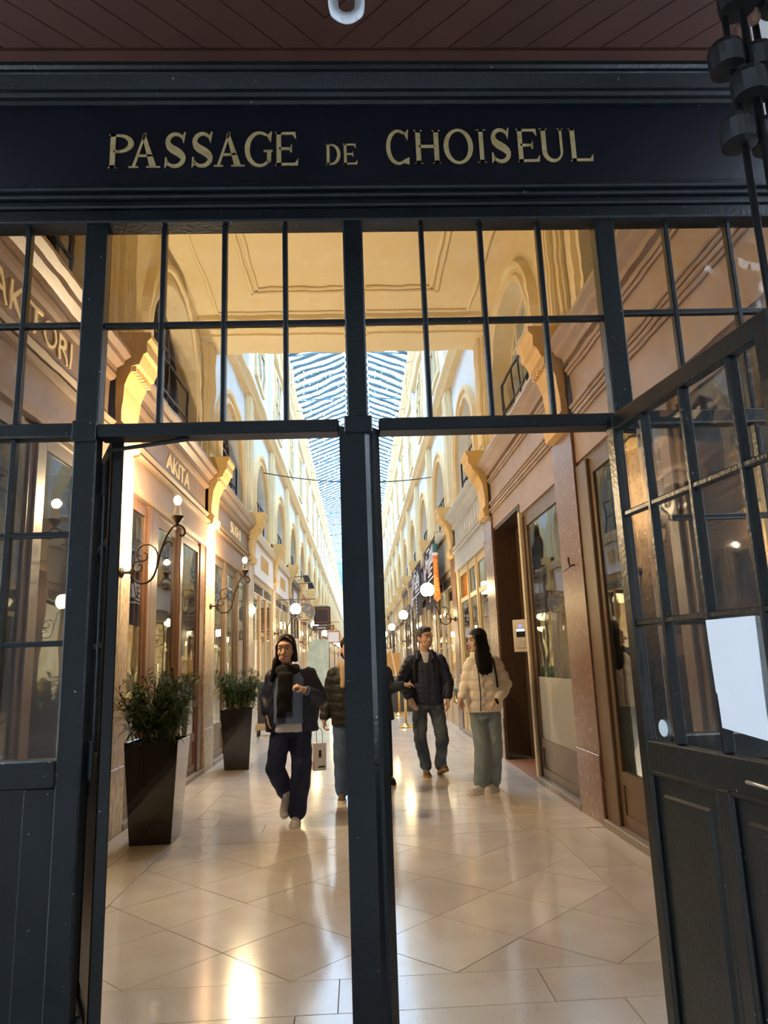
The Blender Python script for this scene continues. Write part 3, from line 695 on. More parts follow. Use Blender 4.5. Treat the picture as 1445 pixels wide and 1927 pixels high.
t = shop(SL, 1, 'brown shopfront with SUSHI on its fascia, behind the farther planter'); entablature(t, SL, 0, BW, taupe, 'SUSHI', 2.0, .29, 1.05)
front(t, SL, [(0, .08, 'post'), (.08, .95, 'pane'), (.95, 1.12, 'post'), (1.12, 2.2, 'door'), (2.2, 2.32, 'post'), (2.32, 3.2, 'pane'), (3.2, BW, 'post')], framebrown); room(t, SL, 0, BW, inner)
goods(t, SL, .2, 2.8, 8, z0=.7, rows=3, d=1.2)
# right, nearest the entrance: plain panelled fascia over a dim shop
def plain_fascia(t, s, y0, y1, paint, z0=3.10, panel=True):
    g = s.sg; B = lambda n, d0, d1, a, b, z0, z1, **k: MB().box(g * d0, g * d1, a, b, z0, z1).build(n, paint, t, **k)
    MB().prism([(g * d, z) for d, z in ENT], lambda x, z: (x, y0, z), lambda x, z: (x, y1, z)).build('cornice', paint, t)
    B('fascia', .03, .30, y0, y1, z0, 4.04)
    for z in (3.95, 3.60, 3.50): B('fascia_moulding', -.015, .03, y0, y1, z, z + .035, bevel=.01); B('fascia_moulding', .005, .03, y0, y1, z - .03, z, bevel=.008)
t = shop(SR, -1, 'dim brown shopfront beside the open right leaf'); plain_fascia(t, SR, 0, BW, taupe_r)
front(t, SR, [(0, .14, 'post'), (.14, 1.5, 'pane'), (1.5, 1.64, 'post'), (1.64, 3.12, 'pane'), (3.12, BW, 'post')], framebrown, riser=.38, head=3.06, d=.06); room(t, SR, 0, BW, dimroom, power=SHOP * .12)
t = shop(SR, 0, 'brown shop window with frosted lower pane beside the passage door'); plain_fascia(t, SR, 0, 1.70, taupe_r)
front(t, SR, [(0, .05, 'post'), (.05, 1.56, 'pane'), (1.56, 1.62, 'post')], framebrown, riser=.38, head=3.06, d=.06, low=1.16); room(t, SR, 0, 1.65, inner, power=SHOP * .35)
box('jamb', M('jamb_cream', (.66, .55, .36), .5), t, .0, .24, 1.62, 1.70, 0, 3.12, bevel=.005)
# the dark passage door with its own fascia
dt = empty('door_3', (RX, P0 + PW + 1.70, 0), kind='structure', label='dark brown panelled side door recessed in the right wall'); W3 = BW - 1.70
plain_fascia(dt, SR, 0, W3, taupe_r, z0=3.24)
for y0, y1 in ((.06, W3 / 2), (W3 / 2 + .01, W3 - .04)):
    box('door_leaf', darkwood, dt, .34, .39, y0, y1, .03, 3.2)
    for z0, z1 in ((.2, .85), (1.0, 1.25), (1.4, 3.05)): box('door_panel', darkwood, dt, .32, .35, y0 + .12, y1 - .12, z0, z1, bevel=.015)
box('jamb', darkwood, dt, .02, .40, 0, .06, 0, 3.24); box('jamb', darkwood, dt, .02, .40, W3 - .05, W3, 0, 3.24); box('door_head', darkwood, dt, .04, .40, 0, W3, 3.2, 3.26)
box('threshold', M('terracotta', (.35, .17, .09), .5), dt, -.02, .4, 0, W3, 0, .012)
MB().tube([(.33, W3 / 2 - .1, .55), (.26, W3 / 2 - .1, .56), (.26, W3 / 2 - .1, .95), (.33, W3 / 2 - .1, .96)], .012, 6).build('door_handle', iron, dt, smooth=True)
# intercom on the near reveal
ic = empty('intercom', (RX + .16, P0 + PW + 2.62, 1.45), label='beige entry intercom with keypad and blue screen by the dark door', cat='intercom')
ic.rotation_euler[2] = math.radians(-30)
box('plate', M('intercom_plate', (.62, .53, .42), .4, .3), ic, -.11, .11, -.03, .02, 0, .42, bevel=.006); box('housing', M('intercom_body', (.50, .43, .36), .35, .5), ic, -.075, .075, -.045, -.03, .05, .36, bevel=.004)
box('screen', M('intercom_black', (.01, .01, .012), .2), ic, -.058, .058, -.049, -.045, .19, .30); box('display', M('intercom_blue', (.35, .65, .95), .3, emit=(.35, .65, 1.), estr=1.5), ic, -.055, .055, -.051, -.049, .265, .295)
MB().lathe([(.022, -.004), (.022, .004)], (0, -.05, .335), 12, 'y').build('camera_dome', M('intercom_violet', (.12, .14, .6), .2, emit=(.2, .25, 1.), estr=.7), ic)
for i in range(3):
    for j in range(4): box('key', whitep, ic, -.03 + i * .027, -.015 + i * .027, -.05, -.045, .07 + j * .027, .085 + j * .027)
# right, third bay: pale windows under a grey blue board
pale = M('pale_gold_frame', (.62, .47, .24), .45); greyblue = M('grey_blue_board', (.40, .42, .44), .5, col2=(.46, .47, .47), scale=3)
t = shop(SR, 1, 'gold framed shop windows under a faded grey board, right of the woman'); entablature(t, SR, 0, BW, greyblue)
front(t, SR, [(0, .08, 'post'), (.08, 1.0, 'pane'), (1.0, 1.10, 'post'), (1.10, 1.95, 'pane'), (1.95, 2.02, 'post'), (2.02, 3.1, 'pane'), (3.1, BW, 'post')], pale, transom=2.45, riser=.62); room(t, SR, 0, BW, inner)
ghost = M('ghost_letters', (.58, .56, .50), .6)
for i in range(7): box('worn_letter', ghost, t, .022, .032, .75 + i * .28, .87 + i * .28, 3.66, 3.92)
goods(t, SR, .2, 3.0, 11, z0=.9, rows=3, d=1.0)
# farther shops: four looks per side, copied down the passage
def far_shop(s, k, label, paint, frame, lm, letter=None):
    t = shop(s, k, label); g = s.sg; B = lambda n, m, d0, d1, y0, y1, z0, z1: MB().box(g * d0, g * d1, y0, y1, z0, z1).build(n, m, t)
    B('fascia', paint, -.02, .30, .05, BW - .05, 3.28, 4.0); B('cornice', frame, -.08, .30, 0, BW, 4.02, 4.2); B('head_rail', frame, .02, .3, 0, BW, 3.14, 3.26)
    for j in range(2): B('louvre_panel', paint, .02, .2, .12 + j * 1.6, 1.6 + j * 1.6, 2.92, 3.12); 
    for j in range(2):
        for z in range(4): B('louvre', darkgap, .0, .02, .2 + j * 1.6, 1.5 + j * 1.6, 2.94 + z * .045, 2.96 + z * .045)
    for y in (0, 1.16, 2.26, BW - .09): B('post', frame, .02, .09, y, y + .07, 0, 3.14)
    for j, (a, b) in enumerate(((.09, 1.16), (1.25, 2.26), (2.35, BW - .09))): B('riser', frame, .04, .12, a, b, 0, .45); B('pane', shop_g, .045, .051, a, b, .45, 2.92)
    B('lit_interior', lm, .5, .55, 0, BW, .1, 2.9); B('floor_plate', inner, 0.12, .55, 0, BW, .0, .08)
    for j in range(5): MB().lathe([(.11, 0), (.13, .2), (.08, .4), (.02, .5)], (g * .3, .3 + j * .7, .5 + .3 * (j % 2)), 8).build('display', M('goods_%d' % (j % 5), (.5, .5, .5), .5), t)
    if letter:
        for j in range(5): B('letter', letter, -.035, -.02, 1.05 + j * .27, 1.2 + j * .27, 3.5 + .0 * j, 3.82)
    return t
wf = M('white_fascia', (.78, .74, .76), .5); gl = M('gold_letter', (.62, .36, .08), .4, .3); dk = M('dark_fascia', (.10, .07, .06), .45); rd = M('brick_red_fascia', (.50, .17, .09), .5); gy = M('grey_fascia', (.42, .40, .40), .5)
fr1 = M('frame_tan', (.55, .42, .26), .5); fr2 = M('frame_dark', (.09, .06, .045), .45)
for s, variants in ((SL, [('white', wf, fr1, lit[0], gl), ('white', wf, fr1, lit[1], gl), ('dark', dk, fr2, lit[2], wf), ('red', rd, fr1, lit[0], wf), ('grey', gy, fr1, lit[1], None)]),
                    (SR, [('tan', fr1, fr1, lit[1], None), ('grey', gy, fr1, lit[0], None), ('grey', gy, fr2, lit[2], None), ('dark', dk, fr2, lit[0], gl), ('tan', fr1, fr1, lit[1], None)])):
    protos = []
    for k in range(2, NB):
        i = k - 2; v = variants[i] if i < 5 else variants[2 + i % 3]
        lab = '%s fascia shopfront with lit window, %s on the %s from the entrance' % (v[0], ORD[k + 1], s.name)
        if i < 5: protos.append(far_shop(s, k, lab, *v[1:]))
        else: clone_tree(protos[2 + i % 3], None, (s.X, P0 + BAY * k + PW, 0), label=lab)
# ================================================================ wall lamps
def spiral(c, r0, r1, a0, a1, n=16): return [(c[0] + (r0 + (r1 - r0) * i / n) * math.cos(math.radians(a0 + (a1 - a0) * i / n)), 0, c[1] + (r0 + (r1 - r0) * i / n) * math.sin(math.radians(a0 + (a1 - a0) * i / n))) for i in range(n + 1)]
def smoothpath(p, n=5):
    out = []
    for i in range(len(p) - 1):
        a, b, c, d = [Vector(p[max(0, min(len(p) - 1, i + k))]) for k in (-1, 0, 1, 2)]
        for j in range(n):
            t = j / n; out.append(.5 * ((2 * b) + (c - a) * t + (2 * a - 5 * b + 4 * c - d) * t * t + (3 * b - a - 3 * c + d) * t ** 3))
    return out + [Vector(p[-1])]
bulbm = bpy.data.materials.new('bulb_glow'); bulbm.use_nodes = True; _n = bulbm.node_tree; _n.nodes.clear()      # clear glass bulb around a glowing filament
_o = _n.nodes.new('ShaderNodeOutputMaterial'); _a = _n.nodes.new('ShaderNodeAddShader'); _e = _n.nodes.new('ShaderNodeEmission'); _t = _n.nodes.new('ShaderNodeBsdfTransparent')
_e.inputs[0].default_value = (1., .77, .46, 1); _e.inputs[1].default_value = 30; _n.links.new(_e.outputs[0], _a.inputs[0]); _n.links.new(_t.outputs[0], _a.inputs[1]); _n.links.new(_a.outputs[0], _o.inputs[0]); bulbm.cycles.emission_sampling = 'NONE'
globem = M('globe_glow', (1, .9, .6), .35, emit=(1., .80, .42), estr=15.0)
clearg = glass('lamp_glass', (.98, .96, .9), .06)
def bracket(t):
    MB().lathe([(.045, 0), (.05, .012), (.03, .025), (.012, .03), (.012, .075), (.02, .085), (.012, .095), (.012, .10)], (0, 0, 0), 14, 'x').build('rosette', iron, t, smooth=True)
    MB().lathe([(.003, -.07), (.014, -.05), (.01, -.02), (.02, 0), (.012, .03), (.003, .05)], (.10, 0, 0), 10).build('finial', iron, t, smooth=True)
    main = smoothpath([(.10, 0, .02), (.115, 0, -.05), (.16, 0, -.095), (.23, 0, -.10), (.29, 0, -.055), (.325, 0, .04), (.35, 0, .16), (.39, 0, .29), (.45, 0, .40), (.51, 0, .43), (.56, 0, .40), (.572, 0, .35), (.545, 0, .325), (.525, 0, .345)])
    MB().tube(main, .010, 8).build('scroll_arm', iron, t, smooth=True)
    MB().tube(smoothpath([(.325, 0, .06), (.33, 0, .16), (.29, 0, .235), (.22, 0, .255), (.155, 0, .22), (.14, 0, .15), (.175, 0, .105), (.225, 0, .115), (.235, 0, .16), (.205, 0, .18)]), .008, 8).tube(smoothpath([(.175, 0, .105), (.12, 0, .09), (.105, 0, .04), (.14, 0, .005), (.185, 0, .02), (.19, 0, .06), (.16, 0, .07)]), .008, 8).tube(smoothpath([(.35, 0, .16), (.385, 0, .25), (.43, 0, .275), (.455, 0, .25), (.44, 0, .23)]), .007, 8).build('scroll', iron, t, smooth=True)
def candle_lamp(loc, rz, label):
    t = empty('wall_lamp', loc, rz, label=label, cat='lamp', group='scrolled iron wall lamps'); bracket(t)
    MB().lathe([(.012, .43), (.02, .45), (.055, .50), (.062, .515), (.03, .52)], (.50, 0, 0), 14).build('cup', iron, t, smooth=True)
    MB().lathe([(.04, .52), (.036, .56), (.028, .60), (.026, .64)], (.50, 0, 0), 14).build('glass_chimney', clearg, t, smooth=True)
    MB().ball((.50, 0, .665), (.035, .035, .045), 14, 10).build('bulb', bulbm, t, smooth=True)
    ld = bpy.data.lights.new('lamp_light', 'POINT'); ld.energy = LAMP; ld.color = (1., .77, .46); ld.shadow_soft_size = .03
    lo = bpy.data.objects.new('lamp_light', ld); COL.objects.link(lo); lo.parent = t; lo.location = (.50, 0, .665)
    return t
candle_lamp((LX, 6.56, 2.27), 0, 'lit scroll bracket lamp on the nearest left pilaster above a planter')
candle_lamp((LX, 10.57, 2.27), 0, 'lit scroll bracket lamp on the second left pilaster between AKITA and SUSHI')
def globe_lamp(loc, rz, label):
    t = empty('globe_lamp', loc, rz, label=label, cat='lamp', group='globe lamps along the passage'); bracket(t)
    MB().lathe([(.012, .43), (.03, .45), (.06, .475), (.06, .485)], (.55, 0, 0), 14).build('cup', iron, t, smooth=True)
    MB().ball((.55, 0, .615), .145, 14, 9).build('globe', globem, t, smooth=True)
    return t
gp = globe_lamp((LX, P0 + BAY * 3 + .32, 2.18), 0, 'white globe lamp on left wall beside the round noodle sign')
for n_, k in enumerate(range(5, NB, 2)): clone_tree(gp, None, (LX, P0 + BAY * k + .32, 2.18), (0, 0, 0), label='lit globe lamp on the left wall, %s beyond the noodle sign' % ORD[n_])
for n_, k in enumerate(range(2, NB, 2)): clone_tree(gp, None, (RX, P0 + BAY * k + .32, 2.18), (0, 0, math.pi), label='lit globe lamp on the right wall, %s from the entrance' % ORD[n_])
far_globe = MB().ball((.55, 0, .615), .145, 12, 8).mesh('globe', M('globe_glow_far', (1, .9, .6), .35, emit=(1., .80, .42), estr=15.0, lightsrc=False), True)
for o in [o for o in COL.objects if o.name.startswith('globe_lamp') and o.location.y > 32]:
    for c in o.children:
        if c.name.startswith('globe'): c.data = far_globe
# ================================================================ planters
blackgloss = M('gloss_black', (.008, .008, .009), .06, spec=.6, coat=.6)
soil = M('soil', (.03, .02, .014), .9); leafm = M('narrow_leaf', (.030, .062, .014), .65, col2=(.07, .125, .032), scale=12, spec=.2); stemm = M('green_stem', (.09, .10, .04), .6)
def planter(loc, label, seed, spread):
    t = empty('planter', loc, label=label, cat='planter', group='black planters along the left wall'); rg = random.Random(seed)
    h = .81; b, a = .168, .222
    sq = lambda r, z: [(-r, -r, z), (r, -r, z), (r, r, z), (-r, r, z)]
    MB().loops([sq(b, 0), sq(a, h), sq(a - .02, h), sq(a - .03, h - .06)]).build('pot', blackgloss, t, bevel=.004)
    MB().loops([sq(a - .032, h - .08), sq(a - .032, h - .05)]).build('soil', soil, t)
    MB().box(.18, .2, .02, .10, .66, .72).build('plate', silver, t)
    st = MB(); lf = MB()
    for i in range(46):
        x, y = rg.uniform(-.17, .17), rg.uniform(-.17, .17); ln = rg.uniform(.30, .62); dx, dy = x * rg.uniform(.4, 1.5) * spread + rg.gauss(0, .06), y * rg.uniform(.4, 1.4) + rg.gauss(0, .05)
        pts = [Vector((x, y, h - .06)), Vector((x + dx * .35, y + dy * .35, h - .06 + ln * .5)), Vector((x + dx, y + dy, h - .06 + ln))]
        st.tube(smoothpath(pts, 3), .005, 5, .002)
        for j in range(36):
            u = rg.uniform(.30, 1.0); k = min(int(u * 2), 1); p = pts[k].lerp(pts[k + 1], u * 2 - k)
            az = rg.uniform(0, 2 * math.pi); el = rg.uniform(-.25, 1.15); L = rg.uniform(.09, .18); wd = rg.uniform(.007, .012)
            d1 = Vector((math.cos(az) * math.cos(el), math.sin(az) * math.cos(el), math.sin(el))); sd = d1.cross(Vector((0, 0, 1))).normalized() * wd
            m = p + d1 * L * .5; e = p + d1 * L - Vector((0, 0, L * .28)); nn = sd.cross(d1).normalized() * .0012
            lf.add([Vector((max(q_[0], -.385), q_[1], q_[2])) for q_ in (p, m + sd, e, m - sd, m + nn * 3)], [(0, 1, 4), (1, 2, 4), (2, 3, 4), (3, 0, 4)])
    st.build('stems', stemm, t, kind='stuff'); lf.build('foliage', leafm, t, kind='stuff')
    return t
planter((-1.735, 6.44, 0), 'tall glossy black planter with narrow leaved shrub, nearer the entrance', 4, 1.0)
planter((-1.715, 10.52, 0), 'black planter with narrow leaved shrub, farther along beside SUSHI', 9, 1.0)
# ================================================================ signs, banners, boards
rs = empty('hanging_sign', (-1.42, 19.6, 2.42), label='round dark blue hanging sign with a gilt noodle bowl', cat='sign')
slate = M('slate_blue', (.075, .08, .12), .5); gilt2 = M('gilt_line', (.66, .47, .18), .4, .2)
MB().lathe([(.262, -.02), (.262, .02)], (0, 0, .35), 32, 'y').build('disc', slate, rs)
ring = [(.262 * math.cos(a), -.021, .35 + .262 * math.sin(a)) for a in [2 * math.pi * i / 40 for i in range(41)]]
MB().tube(ring, .006, 5).build('rim', gilt2, rs)
MB().tube([(.15 * math.cos(math.radians(a)), -.024, .36 + .15 * math.sin(math.radians(a))) for a in range(95, 345, 10)], .006, 5).build('bowl_line', gilt2, rs)
for i in range(5): MB().tube([(-.13 + .012 * i + .02 * j, -.024, .38 - .03 * i - .012 * j) for j in range(9 - i)], .005, 5).build('noodle_line', gilt2, rs)
for dx in (0, .045): MB().tube([(.04 + dx, -.024, .40), (.12 + dx, -.024, .50)], .006, 5).build('chopstick', gilt2, rs)
for i in range(9): box('word_mark', gilt2, rs, -.13 + i * .03, -.11 + i * .03, -.024, -.02, .165, .185)
MB().tube([(-.73, 0, .70), (.27, 0, .70)], .012, 6).tube([(-.1, 0, .61), (-.1, 0, .70)], .008, 5).tube([(.12, 0, .60), (.12, 0, .70)], .008, 5).build('bracket', iron, rs)
sg = empty('hanging_sign', (-1.19, 24.6, 2.5), label='dark square hanging sign with a strip below it', cat='sign')
box('board', M('dark_brown_sign', (.05, .03, .028), .5), sg, -.30, .27, -.02, .02, .17, .78); box('strip', dk, sg, -.36, .38, -.025, .025, -.02, .15)
for q in ((-.22, .20, .70, .712), (-.22, .20, .25, .262), (.19, .20, .25, .71)): box('red_line', rd, sg, q[0], q[1], -.024, -.02, q[2], q[3])
box('yellow_mark', gl, sg, .27, .34, -.03, -.025, .0, .12); box('word_mark', wf, sg, -.2, .1, -.03, -.025, .05, .08); MB().tube([(-.95, 0, .8), (.2, 0, .8)], .012, 6).build('bracket', iron, sg)
fs = empty('hanging_sign', (-1.15, 34, 2.35), label='small white sign in a red frame farther down the left side', cat='sign')
box('board', wf, fs, -.25, .25, -.015, .015, 0, .45)
for q in ((-.3, .3, .45, .5), (-.3, .3, -.05, 0), (-.3, -.25, -.05, .9), (.25, .3, -.05, .5), (-1., .3, .9, .93)): box('frame', rd, fs, q[0], q[1], -.025, .025, q[2], q[3])
bk = M('banner_black', (.045, .035, .045), .8); bw = M('banner_white', (.82, .80, .84), .8); br_ = M('banner_red', (.62, .05, .04), .7)
for n_, (y0, y1, lab) in enumerate(((15.7, 18.3, 'black cloth banner with white strokes beside the orange windsock'), (19.5, 22.4, 'black cloth banner with white strokes beyond the first globe lamp'))):
    b = empty('banner', (RX - .24, y0, 2.60), label=lab, cat='banner', group='black cloth banners on the right wall'); L = y1 - y0
    mb = MB(); n = 14
    cr = lambda d: [(d + .025 * math.sin(i * 1.4), L * i / n) for i in range(n + 1)]
    mb.loops([[(x, y, z) for x, y in cr(0)] + [(x, y, z) for x, y in reversed(cr(.008))] for z in (0, .5, 1.0, 1.45)]); mb.build('cloth', bk, b, smooth=False)
    rb = random.Random(20 + n_)
    for i in range(10): za = .70 + rb.uniform(0, .28); box('brush_stroke', bw, b, -.035, -.03, L * (.06 + .09 * i), L * (.06 + .09 * i) + rb.uniform(.07, .14), za, za + rb.uniform(.25, .42))
    for i in range(6): ya = L * rb.uniform(.06, .5); box('brush_stroke', bw, b, -.036, -.03, ya, ya + L * rb.uniform(.18, .42), .70 + i * .125, .75 + i * .125)
    box('brush_stroke', bw, b, -.036, -.03, L * .03, L * .97, .60, .635)
    for i in range(5): box('brush_stroke', bw, b, -.035, -.03, L * .42, L * .42 + .16, .12 + i * .10, .18 + i * .10)
    box('red_edge', br_, b, -.036, -.03, L * .93, L * .96, .66, 1.42); MB().tube([(0, -.1, 1.46), (0, L + .1, 1.46)], .015, 6).build('pole', iron, b)
ko = empty('windsock', (1.74, 15.45, 2.62), label='orange fish shaped windsock hanging beside the black banner', cat='windsock')
MB().lathe([(.02, 0), (.075, .06), (.065, .35), (.055, .6), (.055, .85), (.06, 1.0)], (0, 0, 0), 14).build('body', M('koi_orange', (.80, .13, .02), .6, col2=(.90, .45, .12), scale=14), ko, smooth=True)
MB().lathe([(.062, 1.0), (.062, 1.06)], (0, 0, 0), 14).build('mouth_ring', bw, ko); MB().lathe([(.058, 1.06), (.055, 1.26)], (0, 0, 0), 14).build('head', M('koi_green', (.05, .14, .16), .6), ko)
MB().tube([(0, 0, 1.26), (0, 0, 1.52), (.3, 0, 1.52)], .006, 5).build('cord', iron, ko)
mbd = empty('menu_board', (-1.86, 15.1, 0), label='dark menu board on a wheeled timber base behind the walking girl', cat='board')
box('panel', M('board_dark', (.05, .055, .065), .5), mbd, -.22, .24, -.02, .02, .24, 1.06); box('timber_base', M('raw_timber', (.50, .36, .20), .6), mbd, -.26, .26, -.18, .18, .12, .24, bevel=.006)
for x, y in ((-.2, -.14), (.2, -.14), (-.2, .14), (.2, .14)): MB().lathe([(.05, -.015), (.05, .015)], (x, y, .05), 12, 'x').build('castor', iron, mbd); 
for x, y in ((-.2, -.14), (.2, -.14), (-.2, .14), (.2, .14)): MB().box(x - .012, x + .012, y - .02, y + .02, .05, .12).build('castor_fork', iron, mbd)
MB().tube([(-.24, -.1, .24), (-.24, -.1, 1.1)], .012, 6).build('side_post', whitep, mbd)
pb = empty('poster_stand', (-1.75, 17.6, 0), label='pale tall poster stand behind the girl near the white fascia shops', cat='stand')
box('poster', M('poster_pale', (.70, .64, .60), .6, col2=(.62, .55, .52), scale=3), pb, -.30, .30, -.015, .015, .15, 2.0); box('foot', iron, pb, -.3, .3, -.2, .2, 0, .03); box('post', iron, pb, -.02, .02, -.01, .03, .03, .2)
MB().tube(spiral((-.1, 1.86), .06, .015, 0, 500), .008, 5).build('printed_scroll', gilt2, pb)
mp_ = empty('poster_stand', (-1.30, 24.3, 0), label='large pale green painted panel far down the left side', cat='stand')
MB().prism([(-.42, .3), (.25, .3), (.30, 1.0), (.32, 2.15), (-.25, 2.2), (-.42, 1.7)], lambda x, z: (x, -.02, z), lambda x, z: (x, .02, z)).build('panel', M('green_mural', (.62, .66, .56), .6, col2=(.45, .54, .44), scale=4), mp_); box('foot', iron, mp_, -.35, .25, -.2, .2, 0, .04); box('post', iron, mp_, -.03, .03, -.01, .02, .04, .4)
# right side: brass posts, flower trough, easel
brass = M('brass', (.72, .50, .16), .22, .9)
def stanchion(loc, label):
    t = empty('stanchion', loc, label=label, cat='stanchion', group='brass rope posts on the right')
    MB().lathe([(.16, 0), (.165, .012), (.15, .03), (.06, .06), (.03, .09)], (0, 0, 0), 20).build('base', brass, t, smooth=True)
    MB().lathe([(.026, .08), (.026, .92), (.035, .93), (.035, .96), (.028, .98), (.038, 1.0), (.03, 1.03), (.005, 1.045)], (0, 0, 0), 14).build('post', brass, t, smooth=True); return t
stanchion((.97, 15.7, 0), 'brass rope post nearest the man'); stanchion((1.02, 19.1, 0), 'brass rope post behind the nearer brass post')
rp = MB().tube(smoothpath([(.97, 15.74, .93), (.985, 16.6, .72), (1.0, 17.4, .66), (1.01, 18.2, .72), (1.02, 19.06, .93)]), .022, 8).build('barrier_rope', M('red_rope', (.60, .02, .04), .8), None, smooth=True, label='red rope slung between the two brass posts', cat='rope')
tr = empty('flower_trough', (1.05, 20.6, 0), label='dark trough of variegated leaves and red blooms behind the brass posts', cat='planter')
box('trough', M('trough_dark', (.06, .055, .05), .6), tr, -.45, .45, -.2, .2, 0, .55, bevel=.01); rg = random.Random(2); lf = MB(); fl = MB()
for i in range(500):
    p = Vector((rg.uniform(-.48, .48), rg.uniform(-.22, .22), .52 + rg.random() ** 1.5 * .55)); a = rg.uniform(0, 6.28); r = rg.uniform(.03, .06)
    d1 = Vector((math.cos(a), math.sin(a), rg.uniform(-.3, .8))) * r; d2 = d1.cross(Vector((.2, .1, 1))).normalized() * r * .5; lf.add([p, p + d1 * .5 + d2, p + d1, p + d1 * .5 - d2], [(0, 1, 2, 3)])
for i in range(16): fl.ball((rg.uniform(-.4, .4), -.2 + rg.uniform(-.05, .05), rg.uniform(.6, .95)), rg.uniform(.025, .045), 7, 5)
lf.build('leaves', M('variegated', (.22, .30, .16), .5, col2=(.62, .66, .50), scale=25), tr, kind='stuff'); fl.build('blooms', br_, tr, kind='stuff')
ez = empty('easel', (.93, 22.2, 0), label='timber easel with a tan board beyond the flower trough', cat='easel')
tm = M('pale_timber', (.78, .62, .42), .6)
for x0, x1 in ((-.36, -.05), (.36, .05)): MB().tube([(x0, -.1, 0), (x1, 0, 1.75)], .022, 6).build('leg', tm, ez)
MB().tube([(0, .5, 0), (0, .02, 1.7)], .022, 6).build('leg', tm, ez); MB().tube([(-.22, -.08, .95), (.22, -.08, .95)], .02, 6).build('crossbar', tm, ez); box('board', M('tan_board', (.52, .30, .10), .6), ez, -.32, .32, -.02, .01, .98, 1.62)
# ================================================================ cables and small lights
def sag(a, b, s, n=14): return [Vector(a).lerp(Vector(b), i / n) - Vector((0, 0, s * 4 * (i / n) * (1 - i / n))) for i in range(n + 1)]
MB().tube(sag((LX + .02, 16.4, 5.85), (RX - .02, 17.6, 5.95), .18), .012, 5).build('overhead_cable', darkgap, None, label='thin dark cable slung across the passage between upper windows', cat='cable')
fairy = M('fairy_glow', (1, .9, .7), .4, emit=(1., .86, .55), estr=14.0, lightsrc=False)
for n_, y in enumerate((19.5, 23.5, 27.5, 31.5, 36, 41)):
    t = empty('string_lights', (0, y, 0), label='curtain of small lights hung high across the passage, %s from the entrance' % ORD[n_], cat='lights', group='light curtains under the glass roof')
    pt = sag((LX + .25, 0, 9.9), (RX - .2, 0, 9.9), .25, 20); MB().tube(pt, .008, 4).build('wire', iron, t); rg = random.Random(n_); bl = MB(); wr = MB()
    for i in range(1, 20):
        p = pt[i]; ln = rg.uniform(.5, 1.6); wr.tube([p, p + Vector((rg.uniform(-.05, .05), 0, -ln / 2)), p - Vector((0, 0, ln))], .004, 4)
        for j in range(5): bl.ball((p.x + rg.uniform(-.04, .04), rg.uniform(-.03, .03), p.z - ln * (j + 1) / 5), .011, 6, 4)
    wr.build('drop_wires', iron, t, kind='stuff'); bl.build('bulbs', fairy, t, kind='stuff')
for s in (SL, SR):
    t = empty('string_lights', (0, 12, 0), label='row of small lights along the %s main cornice' % s.name, cat='lights', group='cornice lights'); bl = MB(); rg = random.Random(5)
    MB().tube([(s.x(-.24), 0, 10.84), (s.x(-.24), 60, 10.84)], .006, 4).build('wire', iron, t)
    for i in range(150): bl.ball((s.x(-.25 + rg.uniform(-.03, .03)), i * .4 + rg.uniform(-.1, .1), 10.8 + rg.uniform(-.25, .02)), .012, 6, 4)
    bl.build('bulbs', fairy, t, kind='stuff')
# security camera and flood lamps on the left consoles
for n_, k in enumerate((4, 4.5)):
    t = empty('flood_lamp', (LX, P0 + BAY * k + .3, 3.9), label='black flood lamp on an arm above the dark left fascia, %s one' % ('nearer' if n_ == 0 else 'farther'), cat='lamp', group='flood lamps on the left')
    MB().tube([(0, 0, .2), (.55, 0, .22)], .012, 6).build('arm', iron, t); MB().loops([[(x, y, .24 - .0) for x, y in ((.45, -.09), (.62, -.09), (.62, .09), (.45, .09))], [(x, y, .02) for x, y in ((.50, -.11), (.70, -.11), (.70, .11), (.50, .11))]]).build('head', iron, t)
# hook on the porch ceiling, coat hooks on the right pilaster
hk = empty('ceiling_hook', (.02, 2.062, 3.795), label='chipped white metal ring hook hanging from the porch ceiling', cat='hook'); wm = M('chipped_white', (.78, .80, .84), .45, col2=(.35, .28, .24), scale=40, contrast=(.6, .75))
pth = smoothpath([(-.045, 0, -.03), (-.045, 0, -.17), (-.028, 0, -.205), (0, 0, -.217), (.028, 0, -.205), (.045, 0, -.17), (.045, 0, -.03)]); MB().tube(pth, .018, 10).build('ring', wm, hk, smooth=True)
MB().lathe([(.075, 0), (.075, -.015), (.05, -.035)], (0, 0, 0), 18).build('base', wm, hk)
h2 = empty('wall_hook', (RX, 6.44, 2.2), label='small iron hook on the red brown marble pilaster', cat='hook'); MB().tube([(0, 0, 0), (-.04, 0, -.01), (-.05, 0, .05), (-.045, 0, .07)], .010, 6).tube([(-.03, -.0, -.01), (-.05, .18, -.04)], .006, 5).build('hook', iron, h2)
